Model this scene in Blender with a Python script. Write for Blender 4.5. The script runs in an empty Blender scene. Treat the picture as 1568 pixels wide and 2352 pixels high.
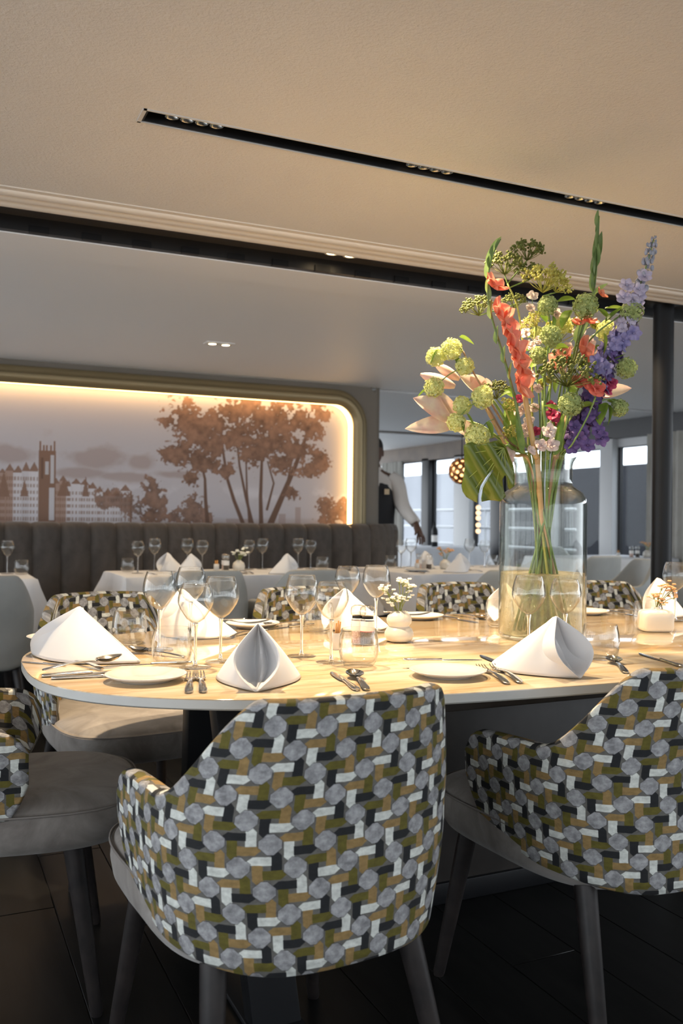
import bpy, bmesh, math, random
import numpy as np
from mathutils import Vector, Matrix

random.seed(7)
rng = np.random.default_rng(7)
SC = bpy.context.scene
COL = SC.collection
PI = math.pi

# ------------------------------------------------------------------ camera, world, lights, exposure
# room axes: X runs along the mural wall (to the right), Y into the room towards it, Z up; camera stands at the origin
FPX, YAW, ROLL, EYE = 2060.0, math.radians(24.8), math.radians(0.57), 1.10
CX, CY = 784.0, 1190.0
cs, sn = math.cos(YAW), math.sin(YAW)
cam_d = bpy.data.cameras.new('camera')
cam_d.sensor_fit = 'HORIZONTAL'; cam_d.sensor_width = 36.0
cam_d.lens = FPX * 36.0 / 1568.0
cam_d.shift_y = (CY - 1176.0) / 1568.0
cam_d.clip_start = 0.05; cam_d.clip_end = 200
cam_d.dof.use_dof = True; cam_d.dof.focus_distance = 2.15; cam_d.dof.aperture_fstop = 7.0
cam = bpy.data.objects.new('camera', cam_d); COL.objects.link(cam)
cam.matrix_world = (Matrix.Translation((0, 0, EYE)) @ Matrix.Rotation(-YAW, 4, 'Z')
                    @ Matrix.Rotation(PI / 2, 4, 'X') @ Matrix.Rotation(ROLL, 4, 'Z'))
SC.camera = cam

SC.view_settings.view_transform = 'Standard'
SC.view_settings.look = 'None'
SC.view_settings.gamma = 1.0
SC.view_settings.use_curve_mapping = False
SC.view_settings.exposure = 0.1
try:
    SC.cycles.max_bounces = 10
    SC.cycles.diffuse_bounces = 5
    SC.cycles.glossy_bounces = 5
    SC.cycles.transmission_bounces = 8
    SC.cycles.transparent_max_bounces = 48
    SC.cycles.caustics_reflective = False
    SC.cycles.caustics_refractive = False
    SC.cycles.sample_clamp_indirect = 4.0
    SC.cycles.use_denoising = True
except Exception:
    pass

world = bpy.data.worlds.new('sky'); SC.world = world
world.use_nodes = True
wbg = world.node_tree.nodes['Background']
wbg.inputs[0].default_value = (0.88, 0.94, 1.0, 1)
wbg.inputs[1].default_value = 3.5

def spot(name, loc, aim, power, col, size=80, blend=0.6, rad=0.03):
    l = bpy.data.lights.new(name, 'SPOT'); l.energy = power; l.color = col
    l.spot_size = math.radians(size); l.spot_blend = blend; l.shadow_soft_size = rad
    o = bpy.data.objects.new(name, l); COL.objects.link(o); o.location = loc
    d = Vector(aim) - Vector(loc); o.rotation_euler = d.to_track_quat('-Z', 'Y').to_euler()
    return o
def area(name, loc, aim, sx, sy, power, col):
    l = bpy.data.lights.new(name, 'AREA'); l.shape = 'RECTANGLE'; l.size = sx; l.size_y = sy
    l.energy = power; l.color = col
    o = bpy.data.objects.new(name, l); COL.objects.link(o); o.location = loc
    d = Vector(aim) - Vector(loc); o.rotation_euler = d.to_track_quat('-Z', 'Y').to_euler()
    return o
WARM = (1.0, 0.76, 0.48)
# the lens modules of the ceiling track above the table
for k, (x, p) in enumerate(((0.625, 165), (1.34, 150), (1.92, 105), (2.62, 80))):
    spot('track_light', (x, 2.31, 2.12), (x, 2.22, 0.76), p, WARM, 95, 0.75, 0.025)
for (x, y, p) in ((1.52, 3.36, 50), (3.0, 3.36, 50), (1.57, 5.15, 42), (3.3, 5.15, 42), (0.0, 5.15, 30), (5.0, 5.2, 40)):
    spot('down_light', (x, y, 2.10), (x, y + 0.02, 0.7), p, WARM, 95, 0.8, 0.03)

# ------------------------------------------------------------------ helpers
def at(px, py, D):
    """room point seen at photo pixel (px, py) at distance D along the view axis"""
    dx, dy = px - CX, py - CY
    x = (dx * math.cos(ROLL) + dy * math.sin(ROLL)) / FPX
    y = (-dx * math.sin(ROLL) + dy * math.cos(ROLL)) / FPX
    return Vector(((x * cs + sn) * D, (-x * sn + cs) * D, EYE - y * D))
def onz(px, py, z=0.76):
    a = at(px, py, 1.0)
    t = (z - EYE) / (a.z - EYE)
    return at(px, py, t)

def new_obj(name, data, parent=None, loc=None, rot=None, scale=None):
    o = bpy.data.objects.new(name, data); COL.objects.link(o)
    if parent is not None: o.parent = parent
    if loc is not None: o.location = loc
    if rot is not None: o.rotation_euler = rot
    if scale is not None: o.scale = (scale,) * 3 if not hasattr(scale, '__len__') else scale
    return o
def tag(o, label=None, cat=None, group=None, kind=None):
    if label: o['label'] = label
    if cat: o['category'] = cat
    if group: o['group'] = group
    if kind: o['kind'] = kind
    return o
def thing(name, label, cat, loc=(0, 0, 0), rz=0.0, group=None):
    o = new_obj(name, None, None, loc, (0, 0, rz)); o.empty_display_size = 0.05
    return tag(o, label, cat, group)
def struct(o): o['kind'] = 'structure'; return o

class MB:
    """collects vertices and faces of ONE mesh"""
    def __init__(s): s.v = []; s.f = []; s.uv = None
    def add(s, v, f):
        b = len(s.v); s.v += [tuple(p) for p in v]; s.f += [tuple(i + b for i in q) for q in f]; return s
    def box(s, x0, x1, y0, y1, z0, z1):
        v = [(x, y, z) for z in (z0, z1) for y in (y0, y1) for x in (x0, x1)]
        return s.add(v, [(0, 2, 3, 1), (4, 5, 7, 6), (0, 1, 5, 4), (1, 3, 7, 5), (3, 2, 6, 7), (2, 0, 4, 6)])
    def lathe(s, prof, seg=32, closed=False):
        """prof: list of (r, z); revolve about Z"""
        n = len(prof); v = []; f = []
        for r, z in prof:
            for k in range(seg):
                a = 2 * PI * k / seg; v.append((r * math.cos(a), r * math.sin(a), z))
        m = n if closed else n - 1
        for i in range(m):
            for k in range(seg):
                a, b = i * seg + k, i * seg + (k + 1) % seg
                c, d = ((i + 1) % n) * seg + (k + 1) % seg, ((i + 1) % n) * seg + k
                f.append((a, b, c, d))
        return s.add(v, f)
    def tube(s, pts, rad, seg=8, cap=True):
        pts = [Vector(p) for p in pts]; n = len(pts)
        if not hasattr(rad, '__len__'): rad = [rad] * n
        t = (pts[1] - pts[0]).normalized()
        u = t.orthogonal().normalized(); v = []; f = []
        for i in range(n):
            t2 = ((pts[min(i + 1, n - 1)] - pts[max(i - 1, 0)])).normalized()
            q = t.rotation_difference(t2); u = (q @ u).normalized(); t = t2
            w = t.cross(u)
            for k in range(seg):
                a = 2 * PI * k / seg; v.append(pts[i] + (u * math.cos(a) + w * math.sin(a)) * rad[i])
        for i in range(n - 1):
            for k in range(seg):
                k2 = (k + 1) % seg
                f.append((i * seg + k, i * seg + k2, (i + 1) * seg + k2, (i + 1) * seg + k))
        if cap:
            f.append(tuple(range(seg))[::-1]); f.append(tuple((n - 1) * seg + k for k in range(seg)))
        return s.add(v, f)
    def grid(s, P):
        """P: 2-D list of points"""
        n, m = len(P), len(P[0]); v = [p for r in P for p in r]
        f = [(i * m + j, i * m + j + 1, (i + 1) * m + j + 1, (i + 1) * m + j) for i in range(n - 1) for j in range(m - 1)]
        return s.add(v, f)
    def ball(s, c, r, nu=8, nv=5):
        c = Vector(c); r = r if hasattr(r, '__len__') else (r, r, r)
        v = [c + Vector((0, 0, -r[2]))]; f = []
        for i in range(1, nv):
            th = PI * i / nv
            for k in range(nu):
                a = 2 * PI * k / nu
                v.append(c + Vector((r[0] * math.sin(th) * math.cos(a), r[1] * math.sin(th) * math.sin(a), -r[2] * math.cos(th))))
        v.append(c + Vector((0, 0, r[2])))
        for k in range(nu):
            k2 = (k + 1) % nu
            f.append((0, 1 + k2, 1 + k))
            for i in range(nv - 2):
                f.append((1 + i * nu + k, 1 + i * nu + k2, 1 + (i + 1) * nu + k2, 1 + (i + 1) * nu + k))
            f.append((len(v) - 1, 1 + (nv - 2) * nu + k, 1 + (nv - 2) * nu + k2))
        return s.add(v, f)
    def xf(s, M):
        s.v = [tuple(M @ Vector(p)) for p in s.v]; return s
    def mesh(s, name, mat, smooth=True, uv=None, autosmooth=None):
        m = bpy.data.meshes.new(name); m.from_pydata(s.v, [], s.f)
        if uv is not None:
            l = m.uv_layers.new(name='uv'); idx = np.empty(len(m.loops), np.int32); m.loops.foreach_get('vertex_index', idx)
            l.data.foreach_set('uv', np.asarray(uv, np.float32)[idx].ravel())
        if smooth: m.polygons.foreach_set('use_smooth', [True] * len(m.polygons))
        if mat is not None: m.materials.append(mat)
        m.update()
        if smooth and autosmooth:
            m.set_sharp_from_angle(angle=math.radians(autosmooth))
        return m
    def obj(s, name, mat, parent=None, smooth=True, uv=None, autosmooth=None, **k):
        return new_obj(name, s.mesh(name, mat, smooth, uv, autosmooth), parent, **k)

def bevel_mesh(name, mb, mat, w=0.005, seg=2):
    bm = bmesh.new(); vs = [bm.verts.new(p) for p in mb.v]
    for f in mb.f: bm.faces.new([vs[i] for i in f])
    bm.normal_update()
    bmesh.ops.recalc_face_normals(bm, faces=bm.faces)
    bmesh.ops.bevel(bm, geom=list(bm.edges), offset=w, segments=seg, affect='EDGES', profile=0.5)
    m = bpy.data.meshes.new(name); bm.to_mesh(m); bm.free()
    m.polygons.foreach_set('use_smooth', [True] * len(m.polygons))
    m.set_sharp_from_angle(angle=math.radians(40))
    if mat: m.materials.append(mat)
    return m
def bbox_obj(name, b, mat, parent=None, w=0.005, **k):
    return new_obj(name, bevel_mesh(name, MB().box(*b), mat, w), parent, **k)

def spline(pts, n=8):
    P = [Vector(p) for p in pts]; P = [P[0] * 2 - P[1]] + P + [P[-1] * 2 - P[-2]]; out = []
    for i in range(1, len(P) - 2):
        for k in range(n):
            t = k / n; a, b, c, d = P[i - 1], P[i], P[i + 1], P[i + 2]
            out.append(0.5 * ((2 * b) + (c - a) * t + (2 * a - 5 * b + 4 * c - d) * t * t + (3 * b - a - 3 * c + d) * t ** 3))
    out.append(P[-2]); return out

# ------------------------------------------------------------------ materials
class X:
    """tiny expression wrapper around shader math nodes"""
    nt = None
    def __init__(s, sock): s.s = sock
    @staticmethod
    def m(op, *a):
        n = X.nt.nodes.new('ShaderNodeMath'); n.operation = op
        for i, q in enumerate(a):
            if isinstance(q, X): X.nt.links.new(q.s, n.inputs[i])
            else: n.inputs[i].default_value = q
        return X(n.outputs[0])
    def __add__(s, o): return X.m('ADD', s, o)
    __radd__ = __add__
    def __sub__(s, o): return X.m('SUBTRACT', s, o)
    def __rsub__(s, o): return X.m('SUBTRACT', o, s)
    def __mul__(s, o): return X.m('MULTIPLY', s, o)
    __rmul__ = __mul__
    def __truediv__(s, o): return X.m('DIVIDE', s, o)
    def gt(s, o): return X.m('GREATER_THAN', s, o)
    def lt(s, o): return X.m('LESS_THAN', s, o)
    def abs(s): return X.m('ABSOLUTE', s)
    def floor(s): return X.m('FLOOR', s)
    def max(s, o): return X.m('MAXIMUM', s, o)
    def min(s, o): return X.m('MINIMUM', s, o)
    def mod(s, o): return X.m('FLOORED_MODULO', s, o)
    def pow(s, o): return X.m('POWER', s, o)
def mixc(fac, a, b):
    n = X.nt.nodes.new('ShaderNodeMix'); n.data_type = 'RGBA'
    f = n.inputs['Factor'] if 'Factor' in n.inputs else n.inputs[0]
    if isinstance(fac, X): X.nt.links.new(fac.s, n.inputs[0])
    else: n.inputs[0].default_value = fac
    for i, q in ((6, a), (7, b)):
        if isinstance(q, X): X.nt.links.new(q.s, n.inputs[i])
        else: n.inputs[i].default_value = (*q, 1)
    return X(n.outputs[2])
def noise(scale, detail=3, vec=None, rough=0.5, dist=0.0):
    n = X.nt.nodes.new('ShaderNodeTexNoise'); n.inputs['Scale'].default_value = scale
    n.inputs['Detail'].default_value = detail; n.inputs['Roughness'].default_value = rough
    n.inputs['Distortion'].default_value = dist
    if vec is not None: X.nt.links.new(vec, n.inputs['Vector'])
    return X(n.outputs['Fac'])
def coords(kind='Object', scale=None):
    n = X.nt.nodes.new('ShaderNodeTexCoord'); o = n.outputs[kind]
    if scale is not None:
        mp = X.nt.nodes.new('ShaderNodeMapping'); X.nt.links.new(o, mp.inputs[0]); mp.inputs['Scale'].default_value = scale
        o = mp.outputs[0]
    return o
def ramp(x, a, b):
    """0..1 as x goes a..b"""
    n = X.nt.nodes.new('ShaderNodeMapRange'); X.nt.links.new(x.s, n.inputs[0])
    n.inputs[1].default_value = a; n.inputs[2].default_value = b
    return X(n.outputs[0])
def mat(name, col=(0.5, 0.5, 0.5), rough=0.5, metal=0.0, build=None, **kw):
    m = bpy.data.materials.new(name); m.use_nodes = True
    b = m.node_tree.nodes['Principled BSDF']
    b.inputs['Base Color'].default_value = (*col, 1); b.inputs['Roughness'].default_value = rough
    b.inputs['Metallic'].default_value = metal
    for k, v in kw.items():
        b.inputs[k.replace('_', ' ')].default_value = v
    X.nt = m.node_tree
    if build: build(m.node_tree, b)
    return m
def link(nt, x, sock): nt.links.new(x.s if isinstance(x, X) else x, sock)
def bump(nt, b, h, strength=0.2, dist=0.01):
    n = nt.nodes.new('ShaderNodeBump'); n.inputs['Strength'].default_value = strength; n.inputs['Distance'].default_value = dist
    link(nt, h, n.inputs['Height']); nt.links.new(n.outputs[0], b.inputs['Normal'])
def mottled(c1, c2, scale, detail=3, bump_s=0.0, kind='Object', lo=0.35, hi=0.65, bscale=None):
    def f(nt, b):
        co = coords(kind); n = noise(scale, detail, co)
        link(nt, mixc(ramp(n, lo, hi), c1, c2), b.inputs['Base Color'])
        if bump_s: bump(nt, b, noise(bscale or scale * 4, 3, co), bump_s, 0.004)
    return f

def fabric_nodes(nt, b):
    """printed weave: grey octagons with pinwheels of four coloured bands between them; UV in metres"""
    uvn = nt.nodes.new('ShaderNodeTexCoord'); sp = nt.nodes.new('ShaderNodeSeparateXYZ')
    nt.links.new(uvn.outputs['UV'], sp.inputs[0])
    wob = noise(28, 2, uvn.outputs['UV']) - 0.5; wob2 = noise(31, 2, coords('UV', (1.3, 1.0, 1))) - 0.5
    u = X(sp.outputs[0]) + wob * 0.0032; v = (0.0 - X(sp.outputs[1])) + wob2 * 0.0032
    i = u * 10.87 + v * 14.93; j = v * 12.02 - u * 11.53
    ri, rj = (i + 0.5).floor(), (j + 0.5).floor()
    di, dj = i - ri, j - rj
    dx = (di * 0.0397 - dj * 0.0493) / 0.0445; dy = (di * 0.0381 + dj * 0.0359) / 0.0372
    ax, ay = dx.abs(), dy.abs()
    sx_, sy_ = dx.gt(0.0) * 2.0 - 1.0, dy.gt(0.0) * 2.0 - 1.0
    hx, hy = (1.0 - ax).abs(), (dy - sx_ * 0.03).abs()
    vx, vy = (dx + sy_ * 0.108).abs(), (1.0 - ay).abs()
    def octm(p, q, g): return p.lt(0.41 + g) * q.lt(0.44 + g) * (p + q).lt(0.555 + g)
    octa = octm(hx, hy, 0.0).max(octm(vx, vy, 0.0))
    rim = octm(hx, hy, 0.032).max(octm(vx, vy, 0.032))
    T = dy.gt(-0.47) * dy.lt(-0.11) * dx.lt(0.16)
    B = dy.gt(0.11) * dy.lt(0.49) * dx.gt(-0.16)
    L = dx.gt(-0.52) * dx.lt(-0.14) * dy.gt(-0.13)
    R = dx.gt(0.14) * dx.lt(0.52) * dy.lt(0.13)
    m = ri.mod(2.0); n = rj.mod(2.0)
    W, K, O, N = (0.62, 0.64, 0.60), (0.010, 0.011, 0.013), (0.105, 0.090, 0.012), (0.27, 0.175, 0.066)
    def c4(k1, k2, k4, k3): return mixc(n, mixc(m, k1, k2), mixc(m, k4, k3))
    grain = noise(55, 4, uvn.outputs['UV'], 0.65)
    grey = mixc(ramp(grain, 0.36, 0.60), (0.20, 0.20, 0.21), (0.37, 0.37, 0.38))
    col = mixc(R, (0.12, 0.115, 0.105), c4(O, N, K, W))
    col = mixc(L, col, c4(W, K, N, O))
    col = mixc(B, col, c4(K, W, O, N))
    col = mixc(T, col, c4(N, O, W, K))
    col = mixc(rim * 0.75, col, (0.05, 0.05, 0.055))
    col = mixc(octa, col, grey)
    vary = noise(70, 4, coords('UV', (1.0, 1.7, 1)), 0.6)
    hsv = nt.nodes.new('ShaderNodeHueSaturation'); link(nt, ramp(vary, 0.25, 0.75) * 0.6 + 0.70, hsv.inputs['Value'])
    link(nt, col, hsv.inputs['Color']); nt.links.new(hsv.outputs[0], b.inputs['Base Color'])
    bump(nt, b, noise(400, 2, uvn.outputs['UV']), 0.08, 0.002)

def thin_glass(name, tint=(0.985, 0.985, 0.98), power=3.0, base=0.03, top=0.75, edge=(0.42, 0.43, 0.42)):
    m = bpy.data.materials.new(name); m.use_nodes = True; nt = m.node_tree; nt.nodes.clear(); X.nt = nt
    out = nt.nodes.new('ShaderNodeOutputMaterial'); mx = nt.nodes.new('ShaderNodeMixShader')
    tr = nt.nodes.new('ShaderNodeBsdfTransparent'); gl = nt.nodes.new('ShaderNodeBsdfGlossy')
    lw = nt.nodes.new('ShaderNodeLayerWeight'); lw.inputs[0].default_value = 0.5
    fa = X(lw.outputs['Facing']); fac = fa.pow(power) * top + base
    link(nt, mixc(fa.pow(3.5), tint, edge), tr.inputs[0]); gl.inputs['Roughness'].default_value = 0.0
    gl.inputs[0].default_value = (0.95, 0.96, 0.96, 1)
    link(nt, fac, mx.inputs[0]); nt.links.new(tr.outputs[0], mx.inputs[1]); nt.links.new(gl.outputs[0], mx.inputs[2])
    nt.links.new(mx.outputs[0], out.inputs[0]); return m
def emit(name, col, s):
    m = bpy.data.materials.new(name); m.use_nodes = True; nt = m.node_tree; nt.nodes.clear()
    out = nt.nodes.new('ShaderNodeOutputMaterial'); e = nt.nodes.new('ShaderNodeEmission')
    e.inputs[0].default_value = (*col, 1); e.inputs[1].default_value = s; nt.links.new(e.outputs[0], out.inputs[0]); return m

def onyx(nt, b):
    co = coords('Object', (0.55, 2.4, 1)); n = noise(2.2, 8, co, 0.62, 1.2)
    n2 = noise(7, 6, co, 0.6, 0.8)
    c = mixc(ramp(n, 0.40, 0.62), (0.64, 0.54, 0.40), (0.52, 0.37, 0.20))
    c = mixc(ramp(n2, 0.54, 0.70) * 0.6, c, (0.38, 0.24, 0.11))
    n3 = noise(3.0, 5, coords('Object', (0.7, 8.0, 1)), 0.55, 0.5)
    c = mixc(ramp(n3, 0.52, 0.72) * 0.7, c, (0.36, 0.20, 0.075))
    link(nt, c, b.inputs['Base Color'])
def plaster(nt, b):
    co = coords('Object'); bump(nt, b, noise(120, 3, co, 0.6), 0.45, 0.006)
    link(nt, mixc(ramp(noise(1.2, 3, co), .3, .7), (0.63, 0.61, 0.58), (0.68, 0.66, 0.625)), b.inputs['Base Color'])
def velvet(c1, c2, sc=7):
    def f(nt, b):
        co = coords('Object'); n = noise(sc, 5, co, 0.6, 1.0)
        link(nt, mixc(ramp(n, 0.35, 0.68), c1, c2), b.inputs['Base Color'])
        b.inputs['Sheen Weight'].default_value = 0.25
        bump(nt, b, noise(320, 2, co), 0.05, 0.002)
    return f
def plank_nodes(nt, b):
    co = coords('Object', (6, 0.8, 1)); n = noise(4, 6, co, 0.6, 0.6)
    link(nt, mixc(ramp(n, 0.35, 0.7), (0.005, 0.005, 0.005), (0.011, 0.0105, 0.010)), b.inputs['Base Color'])
    b.inputs['Specular IOR Level'].default_value = 0.14

M = {}
M['plaster'] = mat('ceiling plaster', rough=0.9, build=plaster)
M['white_ceiling'] = mat('smooth white ceiling', (0.86, 0.875, 0.89), 0.55)
M['cornice'] = mat('cornice paint', (0.68, 0.63, 0.56), 0.6)
M['dark_panel'] = mat('dark bronze ceiling panel', (0.050, 0.044, 0.040), 0.45)
M['black'] = mat('black lacquer', (0.010, 0.010, 0.011), 0.4)
M['black_metal'] = mat('black painted steel', (0.009, 0.0095, 0.011), 0.42, Specular_IOR_Level=0.25)
M['leg'] = mat('black stained leg', rough=0.40, Specular_IOR_Level=0.3, build=mottled((0.014, 0.012, 0.012), (0.026, 0.021, 0.020), 30))
M['plank'] = mat('black stone plank', rough=0.33, build=plank_nodes)
M['grout'] = mat('dark grout', (0.035, 0.035, 0.033), 0.8)
M['taupe_wall'] = mat('taupe wall', rough=0.6, build=mottled((0.15, 0.128, 0.10), (0.165, 0.14, 0.11), 3))
M['brass'] = mat('brushed bronze frame', (0.27, 0.21, 0.115), 0.42, 0.55)
M['fabric'] = mat('woven print fabric', rough=0.85, build=fabric_nodes)
M['velvet_grey'] = mat('grey velvet seat', rough=0.8, build=velvet((0.15, 0.13, 0.115), (0.29, 0.265, 0.245)))
M['velvet_brown'] = mat('brown velvet bench', rough=0.8, build=velvet((0.045, 0.037, 0.031), (0.082, 0.069, 0.060), 5))
M['piping'] = mat('seat piping', (0.20, 0.18, 0.165), 0.8)
M['leather'] = mat('pale grey leather', rough=0.5, build=mottled((0.33, 0.34, 0.325), (0.37, 0.38, 0.365), 8))
M['onyx'] = mat('beige onyx ceramic', rough=0.07, build=onyx, Coat_Weight=0.4, Coat_Roughness=0.03)
M['slab_edge'] = mat('slab edge', rough=0.45, build=mottled((0.50, 0.50, 0.48), (0.58, 0.57, 0.54), 6))
M['napkin'] = mat('white napkin linen', (0.70, 0.70, 0.71), 0.9)
M['cloth'] = mat('white tablecloth', rough=0.9, build=mottled((0.62, 0.63, 0.66), (0.68, 0.69, 0.71), 6))
M['china'] = mat('white china', (0.56, 0.555, 0.545), 0.12)
M['ceramic'] = mat('cream ceramic', (0.66, 0.63, 0.57), 0.28)
M['steel'] = mat('polished cutlery', (0.62, 0.60, 0.58), 0.13, 1.0)
M['glass'] = thin_glass('thin clear glass')
M['vase_glass'] = thin_glass('vase glass', (0.975, 0.985, 0.975), 3.2, 0.016, 0.85, (0.42, 0.46, 0.42))
M['pane'] = thin_glass('window pane', (0.90, 0.92, 0.94), 5.0, 0.008, 0.4, (.8, .82, .84))
gm = bpy.data.materials.new('solid stem glass'); gm.use_nodes = True
gb = gm.node_tree.nodes['Principled BSDF']; gb.inputs['Transmission Weight'].default_value = 1; gb.inputs['Roughness'].default_value = 0.0
gb.inputs['IOR'].default_value = 1.45; gb.inputs['Base Color'].default_value = (0.97, 0.97, 0.96, 1)
M['stem_glass'] = gm
# ------------------------------------------------------------------ the setting
ZC = 2.13
# floor: dark slab, with the separate planks laid where the floor shows
floor = struct(MB().box(-4, 11, -3, 14, -0.05, -0.012).obj('floor', M['plank'], smooth=False))
MB().box(-1.0, 4.6, -0.2, 6.1, -0.0115, -0.004).obj('grout_bed', M['grout'], floor, smooth=False)
pm = bevel_mesh('plank', MB().box(0, 0.1965, 0, 1.1965, -0.0038, 0.0), M['plank'], 0.0012, 1)
for i in range(28):
    x = -1.0 + 0.157 - 0.2 + 0.197 * i
    if x < -1.0: continue
    off = [0.0, 0.42, 0.83, 0.21, 0.62][i % 5]
    for k in range(-1, 5):
        y = -0.2 + off + 1.2 * k
        if y < -0.2 or y > 4.9: continue
        new_obj('plank', pm, floor, (x, y, 0), scale=(0.195 / 0.1965, 1, 1))

# ceiling with a slot for the track
SL0, SL1, SX = 2.275, 2.345, 0.498
c = MB().box(-4, 7, -3, SL0, ZC, ZC + 0.06).box(-4, 7, SL1, 2.99, ZC, ZC + 0.06).box(-4, SX, SL0, SL1, ZC, ZC + 0.06)
struct(c.obj('ceiling', M['plaster'], smooth=False))
struct(MB().box(-4, 7, -3, 3.5, 2.26, 2.30).obj('ceiling_upper', M['black'], smooth=False))
# ribbed cornice
cor = thing('trim_1', None, None); struct(cor)
MB().box(-4, 7, 2.99, 3.165, ZC - 0.004, ZC + 0.10).obj('cornice_board', M['cornice'], cor, smooth=False)
for y, r in ((3.035, 0.020), (3.085, 0.020), (3.142, 0.023)):
    prof = [(y + r * math.cos(a), ZC - 0.004 - 0.55 * r * math.sin(a)) for a in np.linspace(0, PI, 9)]
    P = [[(x, q[0], q[1]) for q in prof] for x in (-4, 7)]
    MB().grid(P).obj('rib', M['cornice'], cor)
# dark recessed panel with the air grille
dp = struct(MB().box(-4, 7, 3.165, 3.46, 2.178, 2.22).obj('ceiling_dark_panel', M['dark_panel'], smooth=False))
MB().box(-4, 7, 3.425, 3.4595, 2.126, 2.178).obj('grille', M['black'], dp, smooth=False)
gb_m = MB().box(-0.034, 0.034, 3.418, 3.44, 2.124, 2.148).mesh('grille_bridge', M['black_metal'], False)
for k in range(26): new_obj('grille_bridge', gb_m, dp, (-0.2 + 0.187 * k, 0, 0))
# lower white ceiling with a fine step
lc = struct(MB().box(-4, 6.5, 3.72, 6.36, ZC, ZC + 0.06).box(-4, 6.5, 3.46, 3.715, ZC - 0.008, ZC + 0.06).obj('ceiling_lower', M['white_ceiling'], smooth=False))
struct(MB().box(3.2, 6.5, 6.36, 6.46, ZC + 0.02, ZC + 0.06).obj('ceiling_shadow_gap', M['black'], smooth=False))
struct(MB().box(2.6, 6.5, 6.46, 9.36, ZC, ZC + 0.06).obj('ceiling_rear', M['white_ceiling'], smooth=False))
M['brown_wood'] = mat('brown walnut', rough=0.5, build=mottled((0.075, 0.045, 0.027), (0.11, 0.07, 0.04), 5))
struct(MB().box(2.6, 6.5, 9.36, 9.52, ZC - 0.01, ZC + 0.06).obj('trim_2', M['brown_wood'], smooth=False))
struct(MB().box(2.6, 6.5, 9.52, 13.2, ZC + 0.02, ZC + 0.06).obj('ceiling_far', M['white_ceiling'], smooth=False))

# mural wall: front layer with a rounded opening
MX, MT, MR = 3.01, 1.985, 0.17
def mural_path(off=0.0, n=10):
    p = [(x, MT + off) for x in (-1.6, -0.5, 0.6, 1.7, MX - MR)]
    for k in range(1, n):
        a = PI / 2 * (1 - k / n); p.append((MX - MR + (MR + off) * math.cos(a), MT - MR + (MR + off) * math.sin(a)))
    p += [(MX + off, z) for z in (MT - MR, 1.4, 1.0, 0.0)]
    return p
inn = mural_path(0.06); out_ = []
for (x, z) in inn:
    if x <= MX - MR + 0.001: out_.append((x, ZC))
    elif z <= MT - MR + 0.001: out_.append((3.20, z))
    else:
        d = Vector((x - (MX - MR), z - (MT - MR))); t = min((3.20 - (MX - MR)) / max(d.x, 1e-6), (ZC - (MT - MR)) / max(d.y, 1e-6))
        out_.append((MX - MR + d.x * t, MT - MR + d.y * t))
w = MB()
w.grid([[(a[0], 6.30, a[1]) for a in inn], [(a[0], 6.30, a[1]) for a in out_]])
w.grid([[(a[0], 6.30, a[1]) for a in inn], [(a[0], 6.44, a[1]) for a in inn]])
# rounded end of the wall
end = [(3.20, 6.30)] + [(3.20 + 0.05 * math.sin(a), 6.35 - 0.05 * math.cos(a)) for a in np.linspace(0, PI / 2, 7)] + [(3.25, 6.48), (2.5, 6.48)]
w.grid([[(x, y, 0.0) for x, y in end], [(x, y, ZC) for x, y in end]])
struct(w.obj('wall_mural', M['taupe_wall'], autosmooth=30))
struct(MB().box(-4, 3.24, 6.44, 6.48, 0, ZC).obj('wall_back', M['taupe_wall'], smooth=False))
# bronze frame swept round the opening
fr = thing('town_mural', 'sepia mural of an old town and tall trees in a lit bronze frame', 'mural', (0, 0, 0))
prof = [(0.0, 6.415), (0.0, 6.285), (-0.014, 6.283), (-0.015, 6.268), (0.0, 6.260), (0.006, 6.252), (0.03, 6.243), (0.05, 6.247), (0.058, 6.262), (0.075, 6.268), (0.098, 6.272), (0.105, 6.283), (0.105, 6.30)]
MB().grid([[(a[0], y, a[1]) for a in mural_path(d, 14)] for d, y in prof]).obj('frame', M['brass'], fr, autosmooth=50)
M['led'] = emit('warm light strip', (1.0, 0.58, 0.22), 7.5)
led = MB().grid([[(a[0], 6.315, a[1]) for a in mural_path(-0.004, 14)], [(a[0], 6.400, a[1]) for a in mural_path(-0.004, 14)]])
led.obj('light_strip', M['led'], fr)

# mural print: painted per vertex on a fine grid
def value_noise(w, h, fx, fy, seed):
    r = np.random.default_rng(seed); g = r.random((fy + 2, fx + 2))
    x = np.linspace(0, fx, w, endpoint=False); y = np.linspace(0, fy, h, endpoint=False)
    xi, yi = x.astype(int), y.astype(int); xf, yf = x - xi, y - yi
    xf = xf * xf * (3 - 2 * xf); yf = yf * yf * (3 - 2 * yf)
    a = g[np.ix_(yi, xi)]; b = g[np.ix_(yi, xi + 1)]; c_ = g[np.ix_(yi + 1, xi)]; d = g[np.ix_(yi + 1, xi + 1)]
    xf = xf[None, :]; yf = yf[:, None]
    return (a * (1 - xf) + b * xf) * (1 - yf) + (c_ * (1 - xf) + d * xf) * yf
def fbm(w, h, fx, fy, seed, o=5):
    s = 0; t = 0
    for k in range(o):
        s = s + value_noise(w, h, fx * 2 ** k, fy * 2 ** k, seed + k) / 2 ** k; t += 1 / 2 ** k
    return s / t
MU0, MU1, MZ0, MZ1 = -0.30, 3.03, 1.0, 2.0
GW, GH = 860, 270
PXU = ([-100, 0, 100, 200, 300, 400, 500, 600, 700, 800, 900], [.17, .433, .706, .991, 1.287, 1.595, 1.916, 2.25, 2.6, 2.965, 3.348])
def um(px): return np.interp(px, *PXU)
uu, zz = np.meshgrid(np.linspace(MU0, MU1, GW), np.linspace(MZ0, MZ1, GH))
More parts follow.
